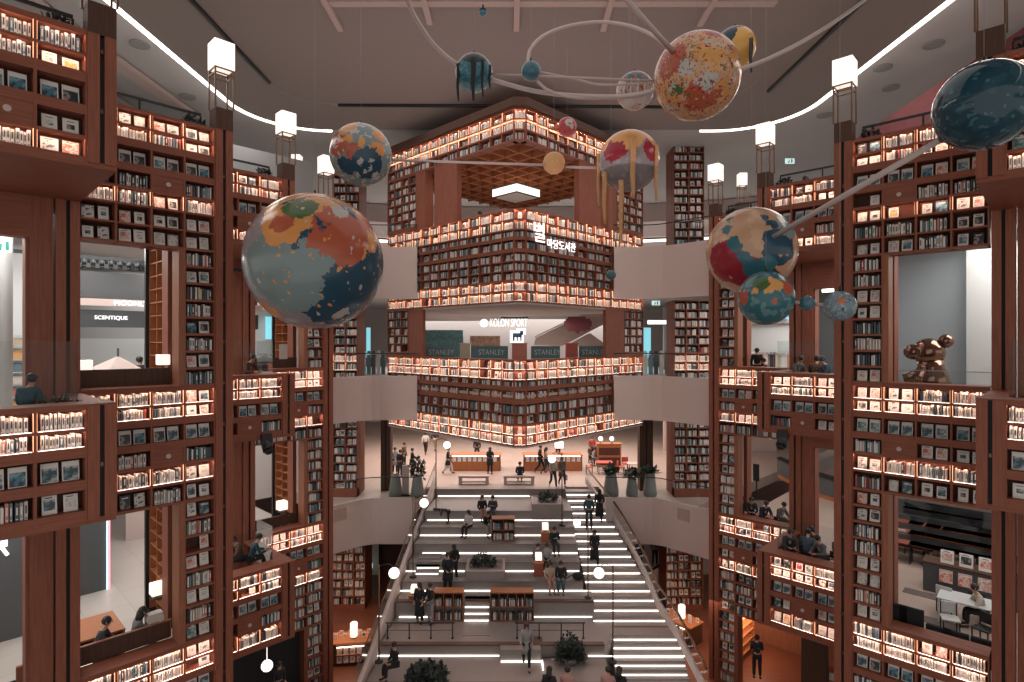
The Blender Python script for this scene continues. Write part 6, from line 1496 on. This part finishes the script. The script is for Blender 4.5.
# long flight
def stepz(d): return -11.77+zs*(int((d-24.15)/.5)+1)
for px, d, rot, pose, lab, kw in ((589, 29.3, PI-.2, 'stand', 'person in teal grey jacket seen from behind on the long flight', dict(top='teal', bottom='navy', H=1.75)),
                                 (599.5, 29.9, PI, 'climb', 'person in long black coat climbing beside the rail', dict(top='black', coat=2, hair='long')),
                                 (594.5, 27.1, .1, 'walk', 'person in long black coat coming down the flight', dict(top='black', coat=2, hair='long'))):
    person(0, 0, 0, rot, pose, lab, pos=((px-512)/FPX*d, d, stepz(d)), **kw)
t = thing('backpack', 'black bag lying on the step right of the front couple', 'bag', WF, (2.95, 25.9, -10.66))
part('body', MB().ball((2.95, 25.7, -10.50), .26, 16, 0, .6), BLACK, t); part('strap', MB().tube([(2.7, 25.7, -10.45), (2.5, 25.65, -10.55), (2.35, 25.7, -10.63)], .02, 6), BLACK, t)
# foreground heads below the lower edge
for px, lab, tp in ((549, 'person with black hair at the very bottom, first from the left', 'black'), (567, 'person in pink at the very bottom, second from the left', 'pink'), (608, 'person with short dark hair at the bottom beside the lower flight', 'pink'), (619, 'person with long black hair at the bottom, rightmost', 'black')):
    d = 18.9; person(0, 0, 0, 2.8, 'sit', lab, pos=((px-512)/FPX*d, d, -12.9+.9), top=tp, hair='long' if px in (549, 619) else 'short')
bch = thing('bench', 'bench at the very bottom carrying the row of seated people', 'bench', WF, (2.4, 18.9, -12.9)); part('seat', MB().box(.8, 4.1, 18.75, 19.3, -12.9+.9+.2, -12.9+.9+.40), STONE, bch); part('base', MB().box(.9, 4.0, 18.85, 19.2, -12.9, -12.9+.9+.2), STONE, bch)
# left openings
FL0, FL1, FL2, FL3 = FL(12.2), FL(15.43), FL(18.66), FL(21.89)
FR0, FR1, FR2, FR3 = FR(14.1), FR(17.37), FR(20.64), FR(23.91)
def U(F, W, px, y):    # local x on a plane y behind a left facade W
    r = (px-512)/FPX; v = W+y; return v*(CU+SU*r)/(SU-CU*r)
def V(F, W, px, y):
    r = (px-512)/FPX; u = W+y; return -u*(SU-CU*r)/(CU+SU*r)
person(0, 0, 0, 2.5, 'sitfloor', 'child in teal sweatshirt sitting behind the nearest left glass', F=FL0, pos=(U(0, 12.2, 25, 1.3), 1.3, F6+.50), top='teal', bottom='cream', H=1.45)
person(0, 0, 0, 1.2, 'busttable', 'person in dark grey at the lower left window, left of two', F=FL1, pos=(U(0, 15.43, 96, .95), 1.0, F5+.62), top='darkgrey', hair='short')
person(0, 0, 0, 1.5, 'busttable', 'person with long hair at the lower left window, right of two', F=FL1, pos=(U(0, 15.43, 133, .95), 1.0, F5+.58), top='grey', hair='long')
person(0, 0, 0, -2.2, 'busttable', 'person in pale top at the middle left window beside the cube lamp', F=FL1, pos=(U(0, 15.43, 160, .95), 1.0, F6+.05), top='pink', hair='short', H=1.5)
person(0, 0, 0, 2.9, 'stand', 'person in black suit inside the scent shop, left', F=FL1, pos=(U(0, 15.43, 84, 4.2), 4.2, F6), top='black')
person(0, 0, 0, 2.0, 'stand', 'person in black inside the scent shop, right', F=FL1, pos=(U(0, 15.43, 139, 6.2), 6.2, F6), top='black')
person(0, 0, 0, 1.3, 'sitlean', 'person in grey green sweater on the third left balcony', F=FL2, pos=(U(0, 18.66, 250, 1.1), 1.1, F5+.62), top='teal', bottom='black')
person(0, 0, 0, -1.6, 'sitlean', 'person with dark hair hugging on the third left balcony', F=FL2, pos=(U(0, 18.66, 243, 1.35), 1.35, F5+.62), top='brown', bottom='black')
person(0, 0, 0, .4, 'sitlean', 'person in brown sitting behind the third left balcony glass, sixth floor', F=FL2, pos=(U(0, 18.66, 246, 1.1), 1.1, F6+.5), top='brown', hair='short')
person(0, 0, 0, .2, 'busttable', 'person in dark blue at the farthest left window, fifth floor', F=FL3, pos=(U(0, 21.89, 284, .9), .9, F5+.25), top='navy', hair='short')
person(0, 0, 0, .1, 'stand', 'person with pale face in the dark recess on the lower left', F=FL2, pos=(U(0, 18.66, 279, 2.0), 2.0, -13.3), top='black', H=1.6)
person(0, 0, 0, .3, 'stand', 'person leaning on the parapet at the upper left of the block, left', F=FBL, pos=(-21.0, 1.0, F7-.1), top='black')
person(0, 0, 0, -.5, 'phone', 'person leaning on the parapet at the upper left of the block, right', F=FBL, pos=(-19.0, .9, F7-.1), top='navy')
person(0, 0, 0, 2.9, 'phone', 'person in black with white collar in the lit shop under the right bookcases', pos=tuple(at(757, 678, 23.8)), top='black', H=1.75)
# right openings: crowds at the window tables
k = 0
TOPS = ['black', 'darkgrey', 'navy', 'grey', 'black', 'brown', 'olive', 'denim', 'cream', 'black']
PLC = ['first', 'second', 'third', 'fourth', 'fifth', 'sixth']
for i, px in enumerate((740, 749, 763, 776)):
    person(0, 0, 0, .4*i, 'sitlean', 'person in %s, %s along the far right window table, fifth floor' % (TOPS[i], PLC[i]), F=FR3, pos=(V(0, 23.91, px, 1.0), 1.0+.25*(i % 2), F5+.45), top=TOPS[i])
for i, px in enumerate((736, 742, 757, 764, 771)):
    person(0, 0, 0, 2.+.7*i, 'sitlean' if i != 2 else 'stand', 'person in %s, %s along the far right window table, sixth floor' % (TOPS[i+2], PLC[i]), F=FR3, pos=(V(0, 23.91, px, 1.2), 1.2+.3*(i % 2), F6+.2), top=TOPS[i+2])
for i, px in enumerate((795, 806, 815, 823, 831)):
    person(0, 0, 0, 1.+1.1*i, 'sitlean', 'person in %s, %s on the third right balcony, sixth floor' % (TOPS[i+3], PLC[i]), F=FR2, pos=(V(0, 20.64, px, 1.3), 1.3+.5*(i % 2), F6+.4), top=TOPS[i+3])
for i, px in enumerate((788, 797, 806, 815, 824, 831)):
    person(0, 0, 0, .6+1.3*i, 'sitlean', 'person in %s, %s on the third right balcony, fifth floor' % (TOPS[(i*3+1) % 10], PLC[i]), F=FR2, pos=(V(0, 20.64, px, 1.2), 1.2+.55*(i % 2), F5+.45), top=TOPS[(i*3+1) % 10])
person(0, 0, 0, -1.2, 'busttable', 'person in cream coat leaning over the metal table in the lower right window', F=FR1, pos=(V(0, 17.37, 984, 4.3), 4.3, F5), top='cream', H=1.7)
for i, px in enumerate((632, 640, 655)):
    person(0, 0, 0, 2.6, 'stand', 'person in %s riding up the escalator behind the long flight, %s' % (TOPS[i+1], PLC[i]), pos=tuple(at(px, 572-i*3, 34.0)), top=TOPS[i+1])
for i, (px, py) in enumerate(((805, 176), (816, 174))):
    pass
person(0, 0, 0, .6, 'sit', 'dark silhouette of a person above the third right bookcase, top storey', F=FR2, pos=(V(0, 20.64, 805, .9), .9, F7+.2), top='black')
finish_people()
place_books()
# ------------------------------------------------------------------ camera, light, colour
cam = bpy.data.cameras.new('camera'); co = bpy.data.objects.new('camera', cam); COL.objects.link(co)
co.location = (0, 0, ZC); co.rotation_euler = (math.pi/2, 0, 0)
cam.sensor_width = 36; cam.lens = FPX/1024*36; cam.clip_end = 300; cam.clip_start = .05
SC.camera = co
w = bpy.data.worlds.new('world'); SC.world = w; w.use_nodes = True
w.node_tree.nodes['Background'].inputs['Color'].default_value = (1.0, .93, .87, 1); w.node_tree.nodes['Background'].inputs['Strength'].default_value = .85
def area(name, loc, sx, sy, e, col, rot=(0, 0, 0)):
    l = bpy.data.lights.new(name, 'AREA'); l.shape = 'RECTANGLE'; l.size = sx; l.size_y = sy; l.energy = e; l.color = col
    o = bpy.data.objects.new(name, l); COL.objects.link(o); o.location = (loc[0], loc[1], loc[2]+ZC); o.rotation_euler = rot
    return o
area('hall_light', (0, 18, 9.9), 16, 18, 650, (1, .88, .84))
area('ceiling_wash', (0, 22, 5.0), 14, 14, 260, (1, .80, .76), (math.pi, 0, 0))
for side in 'LR':
    S = SIDE[side]
    for n in (0, 1, 2, 3):
        for z, e in ((2.9, 300), (-3.3, 190), (9.9, 150)):
            q = S['P'](n)-1.6; w_ = S['W'](n)+6.5
            x, y = uv(q, w_) if side == 'L' else uv(w_, q)
            area('room_light', (x, y, z), 2.4, 5, e*(.6 if side == 'R' and z == -3.3 else 1), (1, .95, .9), (0, 0, YAW))
area('landing_light', (0, 40, -3.3), 22, 12, 2600, (1, .84, .76))
area('far_light', (0, 44, 1.6), 20, 8, 1300, (1, .92, .88))
area('upper_far_light', (0, 42, 9.4), 30, 10, 700, (1, .92, .88))
area('block_mid_fill', (*uv(UB+5.5, VB+5.5), 1.3), 6, 6, 260, (1, .93, .88))  # added fill lamp that lifts the dark panel inside the block
area('block_room_light', (*uv(UB+4.5, VB+4.5), 7.9), 6, 6, 160, (1, .75, .55))
for sx in (-1, 1): area('ground_light', (sx*8, 27, -11.2), 3, 5, 120, (1, .62, .42))
vs = SC.view_settings; vs.view_transform = 'Standard'; vs.look = 'None'; vs.exposure = .12; vs.gamma = 1; vs.use_curve_mapping = False
SC.display_settings.display_device = 'sRGB'
SC.cycles.max_bounces = 5; SC.cycles.diffuse_bounces = 3; SC.cycles.glossy_bounces = 2; SC.cycles.transmission_bounces = 4; SC.cycles.transparent_max_bounces = 10
SC.cycles.use_denoising = True; SC.cycles.sample_clamp_indirect = 4; SC.cycles.caustics_reflective = False; SC.cycles.caustics_refractive = False

x, y = (FR3 @ Vector((V(0, 23.91, 748, 2.6), 2.6, 0))).xy
area('alcove_light', (x, y, -12.6), 1.6, 1.6, 90, (1, .6, .38))
